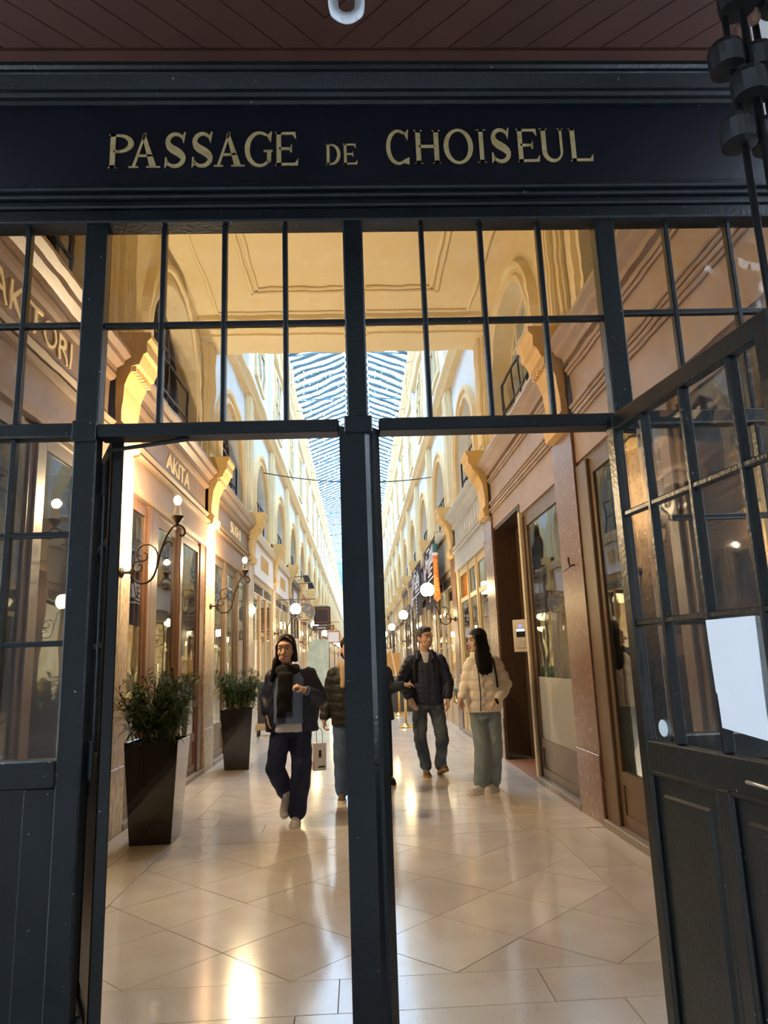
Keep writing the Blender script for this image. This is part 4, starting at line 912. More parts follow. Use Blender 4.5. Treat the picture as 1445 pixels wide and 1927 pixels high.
# folded iron gate against the right pier
gt = empty('folding_gate', (1.03, 1.50, 0), label='folded iron gate of round bars with collars beside the pale pier', cat='gate'); gun = M('gun_metal', (.055, .056, .058), .32, .75); rust = M('rusty_iron', (.26, .13, .09), .7, col2=(.34, .19, .13), scale=20)
for i, (x, y) in enumerate(((-.045, .0), (-.010, -.02), (.04, .01), (.09, -.03), (.14, .02))):
    MB().lathe([(.0085, 0), (.0085, 3.2)], (x, y, 0), 12).build('bar', gun, gt, smooth=True)
    for z in ((2.645, 2.86) if i % 2 == 0 else (2.76, 3.02)):
        MB().lathe([(.02, -.035), (.042, -.032), (.044, -.012), (.044, .02), (.040, .035), (.02, .04)], (x - .012, y, z), 18).build('collar', gun, gt)
        MB().box(x - .012, x + .07, y - .02, y + .02, z - .02, z + .02).build('link', gun, gt)
for x, z in ((-.01, 2.93), (.03, 3.0), (.06, 3.1)): MB().ball((x, 0, z), (.022, .02, .035), 8, 6).build('rust_lump', rust, gt)
# ================================================================ people
def capsule(a, b, ra, rb, n=14):
    """tapered capsule mesh from a to b"""
    a, b = Vector(a), Vector(b); t = (b - a); L = t.length
    t = t.normalized() if L > 1e-6 else Vector((0, 0, 1)); u = t.orthogonal().normalized(); v = t.cross(u); ls = []
    for i in range(6):
        th = -math.pi / 2 + math.pi / 2 * i / 5; k = max(math.cos(th), .02); ls.append((a + t * ra * math.sin(th), ra * k))
    for i in range(6):
        th = math.pi / 2 * i / 5; k = max(math.cos(th), .02); ls.append((b + t * rb * math.sin(th), rb * k))
    mb = MB(); mb.loops([[c + (u * math.cos(2 * math.pi * j / n) + v * math.sin(2 * math.pi * j / n)) * r for j in range(n)] for c, r in ls]); return mb
def ellip(c, r, rot=None, n=18, m=12):
    mb = MB().ball((0, 0, 0), r, n, m); R = rot or Matrix.Identity(3); c = Vector(c); mb.v = [tuple(R @ Vector(p) + c) for p in mb.v]; return mb
def slab(secs, n=20):
    """stack of superellipse cross sections (x, y, z, rx, ry)"""
    mb = MB(); ls = []
    for x, y, z, rx, ry in secs:
        l = []
        for j in range(n):
            a = 2 * math.pi * j / n; c, s = math.cos(a), math.sin(a); e = .8
            l.append((x + rx * math.copysign(abs(c) ** e, c), y + ry * math.copysign(abs(s) ** e, s), z))
        ls.append(l)
    return mb.loops(ls)
def fuse(name, prims, mat, parent, voxel=.010, it=6, fac=.5, disp=None, local=None):
    """several closed shapes melted into one continuous skin"""
    tot = MB()
    for p in prims: tot.add(p.v, p.f)
    o = tot.build(name, mat, None); rm = o.modifiers.new('r', 'REMESH'); rm.mode = 'VOXEL'; rm.voxel_size = voxel; rm.use_smooth_shade = True
    if it: sm = o.modifiers.new('s', 'SMOOTH'); sm.factor = fac; sm.iterations = it
    dg = bpy.context.evaluated_depsgraph_get(); me = bpy.data.meshes.new_from_object(o.evaluated_get(dg)); old = o.data; o.modifiers.clear(); o.data = me; bpy.data.meshes.remove(old)
    me.materials.clear(); me.materials.append(mat)
    if disp:
        nv = len(me.vertices); co = np.empty(nv * 3); me.vertices.foreach_get('co', co); no = np.empty(nv * 3); me.vertices.foreach_get('normal', no)
        co = co.reshape(-1, 3); no = no.reshape(-1, 3); co += no * disp(co)[:, None]; me.vertices.foreach_set('co', co.ravel()); me.update()
    me.shade_smooth(); o.parent = parent; return o
def quilt(pitch, amp, vert=0.):
    def f(co):
        d = amp * (np.abs(np.sin(math.pi * co[:, 2] / pitch)) ** .6 - .6)
        if vert: d += amp * .8 * (np.abs(np.sin(math.pi * (np.arctan2(co[:, 1], co[:, 0]) * .22) / vert)) ** .5 - .6)
        return d + .002 * np.sin(co[:, 0] * 60 + co[:, 2] * 37) * np.sin(co[:, 2] * 90 + co[:, 1] * 50)
    return f
def wrinkle(amp):
    def f(co): return amp * (np.sin(co[:, 2] * 46 + 5 * np.sin(co[:, 0] * 21) + co[:, 1] * 17) * .6 + np.sin(co[:, 2] * 23 + co[:, 0] * 40) * .5)
    return f
skin = M('skin', (.60, .36, .25), .5, col2=(.64, .40, .28), scale=20); skin2 = M('skin_fair', (.68, .45, .34), .5); hairm = M('black_hair', (.007, .0055, .0055), .5, spec=.3, bump=.4, bscale=30, stretch=(6, 6, .6))
lipm = M('lips', (.42, .13, .11), .4); teeth = M('teeth', (.75, .70, .64), .3); eyew = M('eye_white', (.62, .58, .54), .25); iris = M('iris', (.012, .008, .006), .15); brow = M('eyebrow', (.015, .010, .008), .7)
def head_parts(root, body, c, turn, h=.235, nod=0., sk=skin, male=False, smile=True):
    """returns skull shapes for the body skin and builds eyes, brows and mouth; c is the head centre, turn > 0 looks to +X"""
    R = Matrix.Rotation(turn, 3, 'Z') @ Matrix.Rotation(nod, 3, 'X'); k = h / .235; P = lambda x, y, z: Vector(c) + R @ (Vector((x, y, z)) * k)
    E = lambda x, y, z, r: ellip(P(x, y, z), tuple(q * k for q in r), R)
    jw = .060 if male else .055
    pr = [E(0, .018, .035, (.074, .090, .084)), E(0, -.012, -.020, (.064, .076, .085)), E(0, -.034, -.070, (jw, .050, .045)), E(0, -.052, -.098 if male else -.091, (.026, .022, .020)),
          E(-.036, -.056, -.028, (.026, .022, .026)), E(.036, -.056, -.028, (.026, .022, .026)), E(0, -.066, .040, (.052, .026, .024)),
          E(-.074, .015, -.012, (.012, .022, .032)), E(.074, .015, -.012, (.012, .022, .032)), E(0, -.076, -.062, (.025, .016, .017))]
    mb = MB(); pr.append(capsule(P(0, -.082, .004), P(0, -.100, -.030), .009 * k, .0135 * k)); pr.append(E(-.013, -.090, -.034, (.010, .010, .009))); pr.append(E(.013, -.090, -.034, (.010, .010, .009)))
    for sx in (-1, 1):
        e = MB().ball((0, 0, 0), (.0145 * k, .008 * k, .0072 * k), 12, 8); e.v = [tuple(R @ Vector(p) + P(sx * .031, -.0795, .006)) for p in e.v]; eo = e.build('eye', eyew, root, smooth=True)
        e = MB().ball((0, 0, 0), (.0064 * k, .004 * k, .0066 * k), 10, 6); e.v = [tuple(R @ Vector(p) + P(sx * .031 + .001, -.0862, .006)) for p in e.v]; e.build('iris', iris, eo, smooth=True)
        MB().tube([P(sx * .014, -.089, .013), P(sx * .031, -.0895, .0165), P(sx * .049, -.082, .012)], .0019 * k, 5).build('eyelid', brow, root)
        MB().tube([P(sx * .015, -.0935, .031), P(sx * .031, -.093, .036), P(sx * .050, -.081, .030)], [.002 * k, .003 * k, .0015 * k], 6).build('eyebrow', brow, root)
    up = .006 if smile else 0
    MB().tube([P(-.028, -.084, -.062 + up), P(-.012, -.0935, -.0605), P(0, -.0945, -.062), P(.012, -.0935, -.0605), P(.028, -.084, -.062 + up)], [.0016 * k, .0034 * k, .003 * k, .0034 * k, .0016 * k], 6).tube([P(-.025, -.084, -.066 + up), P(-.010, -.0925, -.0735), P(.010, -.0925, -.0735), P(.025, -.084, -.066 + up)], [.0016 * k, .004 * k, .004 * k, .0016 * k], 6).build('lips', lipm, root, smooth=True)
    if smile: MB().tube([P(-.018, -.0905, -.0645), P(0, -.0945, -.067), P(.018, -.0905, -.0645)], [.002 * k, .0042 * k, .002 * k], 6).build('teeth', teeth, root, smooth=True)
    return pr, P, R, k
def hand(wrist, d, pal, curl=.5, s=1., thumb=1):
    """palm, four fingers and thumb; d = forearm direction, pal = palm normal, curl in radians per joint"""
    w = Vector(wrist); d = Vector(d).normalized(); pal = Vector(pal); pal = (pal - d * pal.dot(d)).normalized(); sd = d.cross(pal) * thumb; out = []
    k0 = w + d * .085 * s
    out.append(capsule(w, w + d * .02 * s, .026 * s, .027 * s))
    for q in (-.024, -.008, .008, .024): out.append(capsule(w + d * .015 * s + sd * q * .7 * s, k0 + sd * q * s, .016 * s, .0135 * s))
    for i, (q, L) in enumerate(((.027, .072), (.009, .080), (-.009, .074), (-.026, .058))):
        p = k0 + sd * q * s; dr = d.copy(); a = 0
        for j, fr in enumerate((.44, .31, .25)):
            a += curl * (.8 if j == 0 else 1.); dr = d * math.cos(a) + pal * math.sin(a); e = p + dr * L * fr * s; out.append(capsule(p, e, (.0098 - .001 * j) * s, (.0090 - .001 * j) * s, 10)); p = e
    p = w + d * .025 * s + sd * .024 * s; dr = (d * .6 + sd * .75 + pal * .35).normalized(); e = p + dr * .045 * s; out.append(capsule(p, e, .0135 * s, .0115 * s, 10)); dr2 = (d * .85 + sd * .2 + pal * .5).normalized(); out.append(capsule(e, e + dr2 * .034 * s, .0112 * s, .0085 * s, 10))
    return out
def limb(pts, rs): return [capsule(pts[i], pts[i + 1], rs[i], rs[i + 1]) for i in range(len(pts) - 1)]
def shoe(root, heel, dirv, up, L=.26, wd=.048, upper=None, sole=None, name='shoe', tongue=True):
    """sole, upper, toe and collar along dirv; up is the sole normal"""
    f = Vector(dirv).normalized(); u = Vector(up); u = (u - f * u.dot(f)).normalized(); s = f.cross(u); h = Vector(heel); P = lambda a, b, c: h + f * a * L + s * b + u * c
    def outline(sc, z): return [P(.0, -.030 * sc, z), P(.15, -.036 * sc, z), P(.45, -.038 * sc, z), P(.70, -wd * sc, z), P(.90, -.036 * sc, z), P(1.0, -.012 * sc, z), P(1.0, .012 * sc, z), P(.90, .036 * sc, z), P(.70, wd * sc, z), P(.45, .038 * sc, z), P(.15, .036 * sc, z), P(.0, .030 * sc, z)]
    so = MB().loops([outline(1.02, 0), outline(1.06, .012), outline(1.0, .028)]).build('shoe_sole', sole, root, smooth=False)
    o = fuse(name, [capsule(P(.12, 0, .045), P(.5, 0, .05), .036, .038), capsule(P(.5, 0, .05), P(.82, 0, .040), .038, .034), ellip(P(.80, 0, .038), (.04, .04, .03)), capsule(P(.16, 0, .05), P(.20, 0, .10), .036, .038)], upper, root, .007, 3)
    if tongue:
        for a in (.42, .50, .58, .66): MB().tube([P(a, -.022, .085 - (a - .42) * .08), P(a + .02, 0, .092 - (a - .42) * .09), P(a, .022, .085 - (a - .42) * .08)], .003, 5).build('lace', whitep if upper is not MATS.get('shoe_brown') else brow, root)
    return o
def person(loc, label): return empty('person', loc, label=label, cat='person')
denim_dark = M('navy_trousers', (.008, .015, .055), .85, col2=(.012, .022, .07), scale=8); jean_mid = M('worn_denim', (.040, .062, .092), .85, col2=(.15, .175, .185), scale=4, contrast=(.42, .70)); jean_pale = M('pale_denim', (.19, .25, .28), .85, col2=(.26, .32, .34), scale=6); jean_blue = M('blue_denim', (.05, .10, .19), .85, col2=(.08, .14, .24), scale=7)
navyj = M('navy_jacket', (.011, .016, .042), .55, col2=(.016, .023, .055), scale=9, bump=.15, bscale=30); blackc = M('black_cloth', (.005, .005, .006), .9, bump=.2, bscale=120); bluesw = M('blue_sweater', (.14, .21, .36), .85); white_t = M('white_shirt', (.62, .64, .70), .8); creamj = M('cream_puffer', (.82, .74, .62), .55, col2=(.86, .78, .66), scale=4); blackj = M('black_puffer', (.012, .011, .011), .6); scarfb = M('beige_scarf', (.52, .38, .24), .9, bump=.3, bscale=90)
shoe_w = M('shoe_white', (.80, .78, .76), .55); sole_w = M('sole_white', (.82, .80, .78), .6); shoe_b = M('shoe_brown', (.13, .085, .05), .7); sole_b = M('sole_tan', (.34, .20, .07), .6); shoe_k = M('shoe_black', (.01, .01, .01), .5); zipm = M('zip_dark', (.05, .045, .04), .4, .5)
V = Vector
# ---------------------------------------------------------------- girl walking towards the entrance
g = person((-.62, 6.78, 0), 'smiling girl with black scarf, navy jacket and white trainers walking forward')
hp, P, R, k = head_parts(g, None, (-.055, -.03, 1.535), -.10, .250, .05, skin)
body = hp + [capsule((-.05, .0, 1.44), (-.045, .02, 1.36), .045, .055), slab([(-.02, .03, .80, .14, .10), (-.02, .03, 1.05, .13, .095), (-.02, .03, 1.25, .16, .095), (-.03, .03, 1.36, .10, .07)])]
body += limb([(-.150, .05, 1.27), (-.235, .07, 1.10), (-.215, -.02, .95)], [.04, .038, .034]) + limb([(.125, .05, 1.27), (.238, .03, 1.09), (.128, -.16, 1.165)], [.04, .038, .030])
body += hand((.125, -.165, 1.168), (-.75, -.35, .45), (-.5, .2, -.8), 1.0, .92, 1) + hand((-.215, -.02, .95), (.05, -.25, -.95), (.9, 0, 0), .35, .92, -1)
body += limb([(-.10, .03, .84), (-.145, -.06, .48), (-.075, .20, .25)], [.085, .055, .04]) + limb([(.07, .03, .84), (.075, -.06, .46), (.03, .0, .08)], [.085, .055, .04])
fuse('body', body, skin, g, .007, 4)
# trousers
fuse('trousers', [slab([(-.015, .03, .76, .175, .115), (-.015, .03, .90, .165, .11), (-.015, .03, .98, .15, .10)])] + limb([(-.105, .03, .80), (-.150, -.06, .49), (-.085, .185, .255)], [.098, .088, .078]) + limb([(.075, .03, .80), (.082, -.05, .47), (.035, .0, .115)], [.100, .094, .082]), denim_dark, g, .010, 6, disp=wrinkle(.004))
# shirt, sweater, jacket, scarf, hair
fuse('shirt', [slab([(-.03, .0, .80, .150, .118), (-.03, .01, .88, .148, .112), (-.025, .02, 1.2, .14, .10)])], white_t, g, .012, 4, disp=wrinkle(.003))
fuse('sweater', [slab([(-.03, .0, .87, .153, .124), (-.03, .0, 1.0, .150, .120), (-.025, .01, 1.26, .155, .110), (-.03, .02, 1.36, .09, .075)])], bluesw, g, .012, 4, disp=wrinkle(.002))
jp = [slab([(-.135, .05, .80, .115, .13), (-.145, .05, 1.0, .105, .125), (-.13, .05, 1.25, .105, .105), (-.08, .05, 1.36, .06, .07)]), slab([(.125, .05, .80, .11, .13), (.13, .05, 1.0, .10, .125), (.115, .05, 1.25, .105, .105), (.05, .05, 1.36, .06, .07)]), slab([(-.01, .09, .80, .20, .09), (-.01, .09, 1.2, .18, .085), (-.02, .07, 1.36, .10, .06)])]
cut = lambda mb, f: [setattr(mb, 'v', [f(p) for p in mb.v]), mb][1]
jp[0] = cut(jp[0], lambda p: (min(p[0], -.095), p[1], p[2])); jp[1] = cut(jp[1], lambda p: (max(p[0], .055 + max(0, 1.05 - p[2]) * .12), p[1], p[2]))
jp += limb([(-.170, .05, 1.295), (-.240, .08, 1.10), (-.225, .0, .985)], [.078, .072, .060]) + limb([(.145, .05, 1.295), (.245, .03, 1.085), (.155, -.13, 1.150)], [.080, .076, .050])
fuse('jacket', jp, navyj, g, .011, 5, disp=wrinkle(.005))
MB().lathe([(.040, -.012), (.042, .012)], (0, 0, 0), 14).build('cuff', bluesw, g, (.142, -.150, 1.158), (.9, -.9, 0), smooth=True)
sc = [capsule((-.05 + .088 * math.cos(a), .005 + .085 * math.sin(a), 1.350 + .012 * math.sin(3 * a)), (-.05 + .088 * math.cos(a + .5), .005 + .085 * math.sin(a + .5), 1.350 + .012 * math.sin(3 * a + 1.5)), .042, .042) for a in [i * .5 for i in range(13)]]
sc += [capsule((-.05 + .07 * math.cos(a), -.01 + .08 * math.sin(a), 1.33), (-.05 + .07 * math.cos(a + .6), -.01 + .08 * math.sin(a + .6), 1.325), .04, .04) for a in [i * .6 for i in range(11)]]
sc += [slab([(-.045, -.125, .98, .062, .018), (-.05, -.13, 1.15, .066, .022), (-.05, -.115, 1.32, .075, .03)], 16), slab([(-.09, -.115, .93, .045, .014), (-.08, -.125, 1.1, .05, .018), (-.06, -.11, 1.3, .06, .025)], 16)]
sf = fuse('scarf', sc, blackc, g, .010, 4, disp=wrinkle(.004))
fr = MB()
for i in range(16): fr.tube([(-.13 + i * .0095, -.125, .985 - (.05 if i < 9 else 0)), (-.132 + i * .0098, -.128, .93 - (.05 if i < 9 else 0))], .0028, 4)
fr.build('fringe', blackc, sf, kind='stuff')
hr = [ellip(P(0, .042, .052), (.081 * k, .088 * k, .082 * k), R), ellip(P(0, .060, -.03), (.076 * k, .058 * k, .11 * k), R)]
for sx in (-1, 1):
    for i in range(5): hr.append(capsule(P(sx * (.006 + .014 * i), -.062 + .024 * i, .104 - .012 * i), P(sx * .074, -.012 + .018 * i, .030), .014 * k, .013 * k)); hr.append(capsule(P(sx * .074, -.012 + .018 * i, .030), P(sx * .080, .012 + .016 * i, -.10), .013 * k, .015 * k))
for i in range(7): hr.append(capsule(P(-.086 + .002 * i, -.02 + .02 * i, -.08), (-.185 + .02 * i, -.07 + .03 * i, 1.26 - .02 * (i % 3)), .020, .016))
fuse('hair', hr, hairm, g, .008, 3, disp=lambda co: .0025 * np.sin(np.arctan2(co[:, 1], co[:, 0] + .05) * 60))
shoe(g, (.030, .085, .0), (-.06, -1, .0), (0, 0, 1), .25, .048, shoe_w, sole_w)
shoe(g, (-.075, .215, .235), (-.05, -.62, -.78), (0, -.78, .62), .25, .046, shoe_w, sole_w)
bp = fuse('backpack', [slab([(.03, .26, .86, .17, .09), (.03, .28, 1.0, .19, .11), (.02, .26, 1.22, .16, .09)])], blackc, None, .014, 6)
bp.location = (-.60, 6.80, 0); tag(bp, 'black backpack carried behind the girl in the navy jacket', 'backpack')
# ---------------------------------------------------------------- man looking aside
m = person((.81, 9.18, 0), 'man in navy quilted jacket and worn jeans, turning to the woman')
hp, P, R, k = head_parts(m, None, (.035, -.03, 1.665), .55, .260, .02, skin, male=True)
body = hp + [capsule((.03, .0, 1.56), (.03, .02, 1.46), .058, .065), slab([(.04, .03, .84, .155, .11), (.035, .03, 1.1, .155, .11), (.03, .03, 1.36, .19, .11), (.03, .03, 1.46, .10, .07)])]
body += limb([(-.135, .04, 1.345), (-.285, .06, 1.125), (-.185, -.08, .925)], [.045, .044, .036]) + limb([(.195, .04, 1.345), (.300, .04, 1.09), (.285, -.06, .91)], [.045, .044, .036])
body += hand((-.182, -.085, .925), (.40, -.15, -.90), (.5, .5, -.2), .35, 1.05, -1) + hand((.285, -.065, .905), (-.05, -.15, -.98), (-.95, -.2, 0), .40, 1.05, 1)
body += limb([(-.06, .03, .86), (-.085, -.02, .44), (-.02, .03, .09)], [.09, .06, .042]) + limb([(.14, .03, .86), (.19, -.08, .44), (.165, .06, .10)], [.09, .06, .042])
fuse('body', body, skin, m, .007, 4)
fuse('jeans', [slab([(.04, .03, .80, .185, .12), (.04, .03, .92, .175, .115)])] + limb([(-.062, .03, .82), (-.080, -.03, .44), (-.018, .03, .135)], [.104, .082, .068]) + limb([(.140, .03, .82), (.190, -.08, .44), (.165, .05, .135)], [.104, .082, .068]) + [capsule((-.018, .03, .135), (-.018, .03, .125), .078, .078), capsule((.165, .05, .135), (.165, .05, .125), .078, .078)], jean_mid, m, .010, 5, disp=wrinkle(.005))
jk = fuse('jacket', [slab([(.045, .03, .845, .195, .135), (.04, .03, 1.0, .20, .14), (.035, .03, 1.3, .20, .13), (.03, .03, 1.42, .15, .10), (.03, .03, 1.47, .09, .08)])] + limb([(-.150, .03, 1.375), (-.285, .06, 1.125), (-.200, -.06, .955)], [.088, .080, .058]) + limb([(.210, .03, 1.375), (.305, .04, 1.09), (.288, -.05, .945)], [.088, .080, .058]) + [capsule((.03 + .085 * math.cos(a), .03 + .075 * math.sin(a), 1.46), (.03 + .10 * math.cos(a), .035 + .085 * math.sin(a), 1.50), .024, .020) for a in [i * .45 - 1.0 for i in range(11)]] + [capsule((-.06, -.06, 1.47), (-.075, -.095, 1.41), .028, .020), capsule((.11, -.06, 1.47), (.125, -.095, 1.41), .028, .020)], navyj, m, .010, 3, disp=quilt(.065, .006, .06))
fuse('shirt', [slab([(.03, -.072, 1.34, .03, .012), (.03, -.062, 1.46, .052, .03), (.03, -.03, 1.49, .06, .05)])], white_t, m, .010, 2)
MB().tube([(.035, -.112, .86), (.036, -.122, 1.1), (.034, -.108, 1.33)], .005, 6).build('zip', zipm, m)
for x0, x1 in ((-.075, -.115), (.15, .175)): fuse('backpack_strap', [capsule((x0, .0, 1.47), (x1 * .95, -.095, 1.36), .026, .026), capsule((x1 * .95, -.095, 1.36), (x1, -.100, 1.15), .026, .024)], blackc, m, .010, 2)
hr = [ellip(P(0, .024, .062), (.079 * k, .092 * k, .072 * k), R), ellip(P(0, .05, .02), (.077 * k, .070 * k, .085 * k), R), ellip(P(0, -.045, .098), (.058 * k, .040 * k, .026 * k), R), ellip(P(-.066, .01, .035), (.015 * k, .035 * k, .045 * k), R), ellip(P(.066, .01, .035), (.015 * k, .035 * k, .045 * k), R)]
fuse('hair', hr, M('short_dark_hair', (.018, .015, .014), .6, col2=(.05, .047, .045), scale=60), m, .008, 2, disp=lambda co: .002 * np.sin(co[:, 0] * 300) * np.sin(co[:, 1] * 270))
shoe(m, (-.018, .12, 0), (.02, -1, 0), (0, 0, 1), .29, .05, shoe_b, sole_b); shoe(m, (.150, .10, .0), (.24, -1, .30), (0, .30, 1), .29, .05, shoe_b, sole_b)
mb_ = fuse('backpack', [slab([(.03, .25, .95, .15, .09), (.03, .27, 1.15, .17, .11), (.03, .24, 1.42, .14, .08)])], blackc, None, .014, 5); mb_.location = (.81, 9.18, 0); tag(mb_, 'black backpack on the back of the man in the quilted jacket', 'backpack')
# ---------------------------------------------------------------- woman in a cream puffer
f = person((1.245, 7.90, 0), 'woman with long black hair in cream puffer jacket and pale wide jeans')
hp, P, R, k = head_parts(f, None, (.045, -.02, 1.575), -1.20, .245, .0, skin2, smile=False)
body = hp + [capsule((.07, .0, 1.47), (.09, .02, 1.38), .045, .055), slab([(.10, .03, .80, .145, .10), (.10, .03, 1.05, .13, .10), (.105, .03, 1.30, .16, .10), (.10, .03, 1.40, .09, .07)])]
body += limb([(.0, .02, 1.29), (-.075, .02, 1.12), (-.160, -.10, .99)], [.05, .042, .030]) + limb([(.215, .04, 1.29), (.325, .06, 1.10), (.215, -.10, .96)], [.05, .042, .032])
body += hand((-.162, -.104, .985), (-.30, -.25, -.90), (.7, -.3, .3), .45, .95, -1) + hand((.213, -.105, .957), (-.75, -.3, -.5), (-.2, .4, -.8), .6, .9, 1)
body += limb([(.02, .03, .84), (.045, -.02, .44), (.015, .02, .09)], [.085, .055, .04]) + limb([(.18, .03, .84), (.18, .03, .44), (.155, .10, .10)], [.085, .055, .04])
fuse('body', body, skin2, f, .007, 4)
fuse('jeans', [slab([(.10, .03, .76, .168, .112), (.10, .03, .92, .155, .105)])] + limb([(.030, .03, .80), (.045, -.01, .44), (.018, .02, .105)], [.100, .088, .086]) + limb([(.172, .03, .80), (.182, .03, .44), (.156, .10, .11)], [.100, .088, .086]), jean_pale, f, .010, 5, disp=wrinkle(.0035))
fuse('jacket', [slab([(.085, .02, .825, .190, .145), (.09, .02, .95, .200, .155), (.10, .02, 1.15, .190, .15), (.105, .02, 1.30, .175, .135), (.10, .02, 1.38, .12, .10), (.085, .01, 1.43, .085, .08)])] + limb([(-.015, .0, 1.32), (-.075, .02, 1.12), (-.150, -.085, 1.005)], [.088, .082, .050]) + limb([(.235, .03, 1.32), (.330, .06, 1.10), (.235, -.085, .97)], [.090, .090, .062]), creamj, f, .010, 3, disp=quilt(.105, .016))
MB().tube([(.03, -.140, .84), (.035, -.158, 1.0), (.030, -.150, 1.2), (.02, -.115, 1.36)], .006, 6).build('zip', zipm, f)
fuse('collar', [capsule((.075 + .085 * math.cos(a), .01 + .08 * math.sin(a), 1.40), (.07 + .082 * math.cos(a), .005 + .078 * math.sin(a), 1.445), .022, .018) for a in [i * .4 for i in range(16)]], creamj, f, .009, 3)
for pts in ([(.215, .10, 1.42), (.205, -.10, 1.36), (.215, -.155, 1.20), (.225, -.14, 1.08)],): MB().tube(pts, .013, 8).build('backpack_strap', blackc, f, smooth=True)
fuse('phone_pocket', [capsule((.195, -.155, .955), (.215, -.145, .92), .016, .016)], blackc, f, .008, 1)
hr = [ellip(P(0, .026, .052), (.086 * k, .098 * k, .088 * k), R), ellip(P(0, .060, -.02), (.082 * k, .066 * k, .11 * k), R)]
for i in range(9):
    a = i / 8; x = .035 + .125 * a; y = -.135 + .05 * a; hr.append(capsule(P(.06 - .10 * a, .02 + .05 * a, -.02), (x, y + .03, 1.42), .034, .034)); hr.append(capsule((x, y + .03, 1.42), (x + .005, y - .01, 1.32), .034, .032)); hr.append(capsule((x + .005, y - .01, 1.32), (x + .01, y - .02, 1.245 - .012 * (i % 3)), .030, .016))
for i in range(5): hr.append(capsule(P(.078, -.05 + .025 * i, .06), P(.080, -.03 + .03 * i, -.09), .016 * k, .02 * k))
for i in range(4): hr.append(capsule(P(-.078, -.03 + .025 * i, .06), P(-.080, -.01 + .03 * i, -.09), .016 * k, .02 * k))
fuse('hair', hr, hairm, f, .008, 3, disp=lambda co: .002 * np.sin(np.arctan2(co[:, 1], co[:, 0] - .06) * 70))
shoe(f, (.075, .03, 0), (-.85, -.6, 0), (0, 0, 1), .27, .046, shoe_w, sole_w, tongue=False); shoe(f, (.20, .14, 0.0), (-.6, -.8, 0), (0, 0, 1), .27, .046, shoe_w, sole_w, tongue=False)
wb_ = fuse('backpack', [slab([(.20, .24, .98, .12, .09), (.20, .26, 1.15, .13, .10), (.19, .24, 1.38, .11, .07)])], M('mauve_cloth', (.22, .15, .14), .8), None, .014, 5); wb_.location = (1.245, 7.90, 0); tag(wb_, 'small backpack worn by the woman in the cream jacket', 'backpack')
# ---------------------------------------------------------------- person half hidden behind the centre post, left
q = person((-.21, 7.80, 0), 'person in black jacket, beige scarf and blue jeans half hidden by the mullion')
hp, P, R, k = head_parts(q, None, (.10, -.02, 1.535), .1, .240, .0, skin)
body = hp + [capsule((.10, .0, 1.43), (.10, .02, 1.35), .045, .055), slab([(.09, .03, .76, .15, .10), (.09, .03, 1.05, .14, .10), (.09, .03, 1.26, .17, .10), (.09, .03, 1.36, .10, .07)])]
body += limb([(-.03, .04, 1.25), (-.13, .06, 1.05), (-.17, -.02, .82)], [.05, .042, .032]) + limb([(.21, .04, 1.25), (.30, .06, 1.05), (.28, -.05, .82)], [.05, .042, .032]) + hand((-.17, -.02, .82), (-.05, -.1, -1), (.9, 0, 0), .8, .95, -1) + hand((.28, -.05, .82), (0, -.15, -1), (-.9, 0, 0), .5, .95, 1)
body += limb([(.0, .03, .80), (-.005, -.03, .42), (.0, .0, .09)], [.085, .055, .04]) + limb([(.17, .03, .80), (.18, .05, .42), (.16, .16, .09)], [.085, .055, .04])
fuse('body', body, skin, q, .008, 4)
fuse('jeans', [slab([(.085, .03, .72, .165, .11), (.085, .03, .88, .155, .105)])] + limb([(.010, .03, .76), (-.002, -.02, .42), (.0, .0, .10)], [.098, .080, .070]) + limb([(.165, .03, .76), (.18, .05, .42), (.16, .16, .10)], [.098, .080, .070]), jean_blue, q, .011, 5, disp=wrinkle(.004))
fuse('jacket', [slab([(.09, .03, .755, .185, .135), (.09, .03, 1.0, .19, .14), (.09, .03, 1.24, .18, .125), (.09, .03, 1.34, .12, .09)])] + limb([(-.05, .03, 1.275), (-.12, .06, 1.05), (-.165, -.01, .85)], [.085, .078, .055]) + limb([(.235, .03, 1.275), (.30, .06, 1.05), (.28, -.04, .85)], [.085, .078, .055]), blackj, q, .011, 3, disp=quilt(.09, .008))
fuse('scarf', [capsule((.10 + .085 * math.cos(a), .0 + .085 * math.sin(a), 1.36), (.10 + .085 * math.cos(a + .5), .0 + .085 * math.sin(a + .5), 1.37), .045, .045) for a in [i * .5 for i in range(13)]] + [capsule((.05, -.09, 1.34), (.04, -.12, 1.16), .045, .03)], scarfb, q, .011, 3, disp=wrinkle(.004))
fuse('hair', [ellip(P(0, .03, .05), (.086 * k, .096 * k, .088 * k), R), ellip(P(0, .055, -.02), (.082 * k, .062 * k, .10 * k), R)], hairm, q, .010, 3)
shoe(q, (.0, .085, 0), (0, -1, 0), (0, 0, 1), .25, .046, M('shoe_taupe', (.14, .11, .085), .6), sole_w); shoe(q, (.16, .25, .02), (0, -1, -.1), (0, -.1, 1), .25, .046, MATS['shoe_taupe'], sole_w)
bg_ = empty('paper_bag', (-.435, 7.74, .32), label='white paper carrier bag with dark print hanging between the two girls', cat='bag'); bg_.rotation_euler[2] = .3
MB().loops([[(-.065, -.035, 0), (.065, -.035, 0), (.065, .035, 0), (-.065, .035, 0)], [(-.068, -.037, .27), (.068, -.037, .27), (.068, .037, .27), (-.068, .037, .27)]]).build('bag_body', M('bag_paper', (.62, .60, .62), .7), bg_)
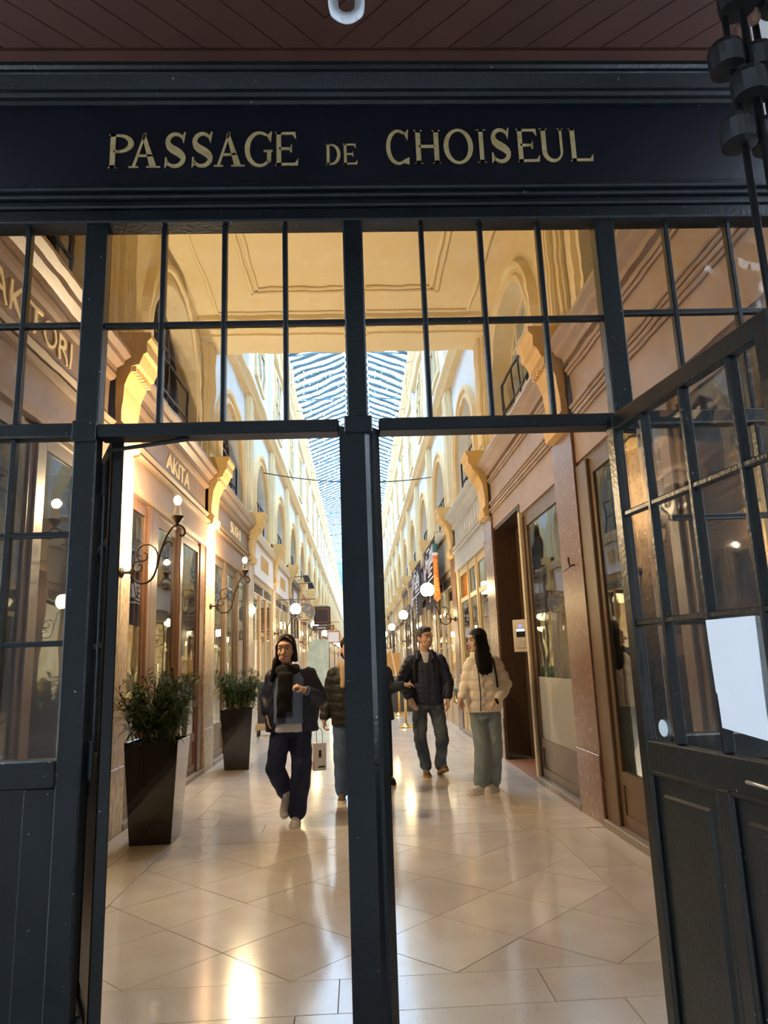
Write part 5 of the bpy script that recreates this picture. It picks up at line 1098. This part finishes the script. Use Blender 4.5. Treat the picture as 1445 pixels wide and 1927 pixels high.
MB().tube(smoothpath([(-.03, -.03, .27), (-.03, -.02, .38), (0, 0, .42), (.03, -.02, .38), (.03, -.03, .27)]), .003, 5).build('cord_handle', blackc, bg_); box('print', blackc, bg_, -.012, .012, -.0385, -.036, .13, .2); box('print', M('pink_print', (.5, .2, .24), .7), bg_, -.066, -.063, -.036, .036, .01, .12); box('print', blackc, bg_, -.02, .05, -.0385, -.0355, .03, .045)
# ---------------------------------------------------------------- person almost hidden behind the centre post, right
z = person((.24, 8.75, 0), 'person in long dark coat almost hidden behind the post, one arm out')
hp, P, R, k = head_parts(z, None, (-.03, -.02, 1.52), .6, .235, .0, skin)
body = hp + [capsule((-.03, .0, 1.42), (-.03, .02, 1.34), .045, .055), slab([(-.03, .03, .70, .14, .10), (-.03, .03, 1.05, .13, .10), (-.03, .03, 1.25, .15, .10), (-.03, .03, 1.35, .09, .07)])]
body += limb([(.07, .04, 1.24), (.13, .02, 1.07), (.285, -.06, 1.11)], [.05, .042, .032]) + limb([(-.12, .04, 1.24), (-.20, .06, 1.05), (-.19, -.03, .83)], [.05, .042, .032]) + hand((.285, -.06, 1.11), (.95, -.2, .1), (0, -.3, -.9), .5, .9, 1) + hand((-.19, -.03, .83), (0, -.1, -1), (.9, 0, 0), .4, .9, -1)
body += limb([(-.10, .03, .78), (-.10, -.01, .42), (-.09, .02, .08)], [.085, .055, .04]) + limb([(.04, .03, .78), (.06, .0, .42), (.075, .02, .08)], [.085, .055, .04])
fuse('body', body, skin, z, .009, 4)
fuse('trousers', limb([(-.10, .03, .80), (-.10, -.01, .42), (-.09, .02, .10)], [.09, .07, .06]) + limb([(.04, .03, .80), (.06, .0, .42), (.072, .02, .10)], [.09, .07, .055]), blackc, z, .012, 4)
fuse('coat', [slab([(-.02, .03, .71, .19, .15), (-.03, .03, 1.0, .165, .13), (-.03, .03, 1.22, .165, .12), (-.03, .03, 1.34, .10, .08)])] + limb([(.085, .03, 1.265), (.13, .02, 1.07), (.26, -.05, 1.105)], [.075, .07, .055]) + limb([(-.145, .03, 1.265), (-.20, .06, 1.05), (-.19, -.02, .86)], [.075, .07, .055]), M('dark_teal_coat', (.010, .016, .024), .7), z, .012, 4, disp=wrinkle(.003))
fuse('hair', [ellip(P(0, .03, .05), (.086 * k, .096 * k, .088 * k), R), ellip(P(0, .055, -.03), (.082 * k, .062 * k, .11 * k), R)], hairm, z, .011, 3)
shoe(z, (.065, .10, 0), (.25, -1, 0), (0, 0, 1), .24, .044, shoe_k, shoe_k, tongue=False); shoe(z, (-.09, .10, 0), (0, -1, 0), (0, 0, 1), .24, .044, shoe_k, shoe_k, tongue=False)
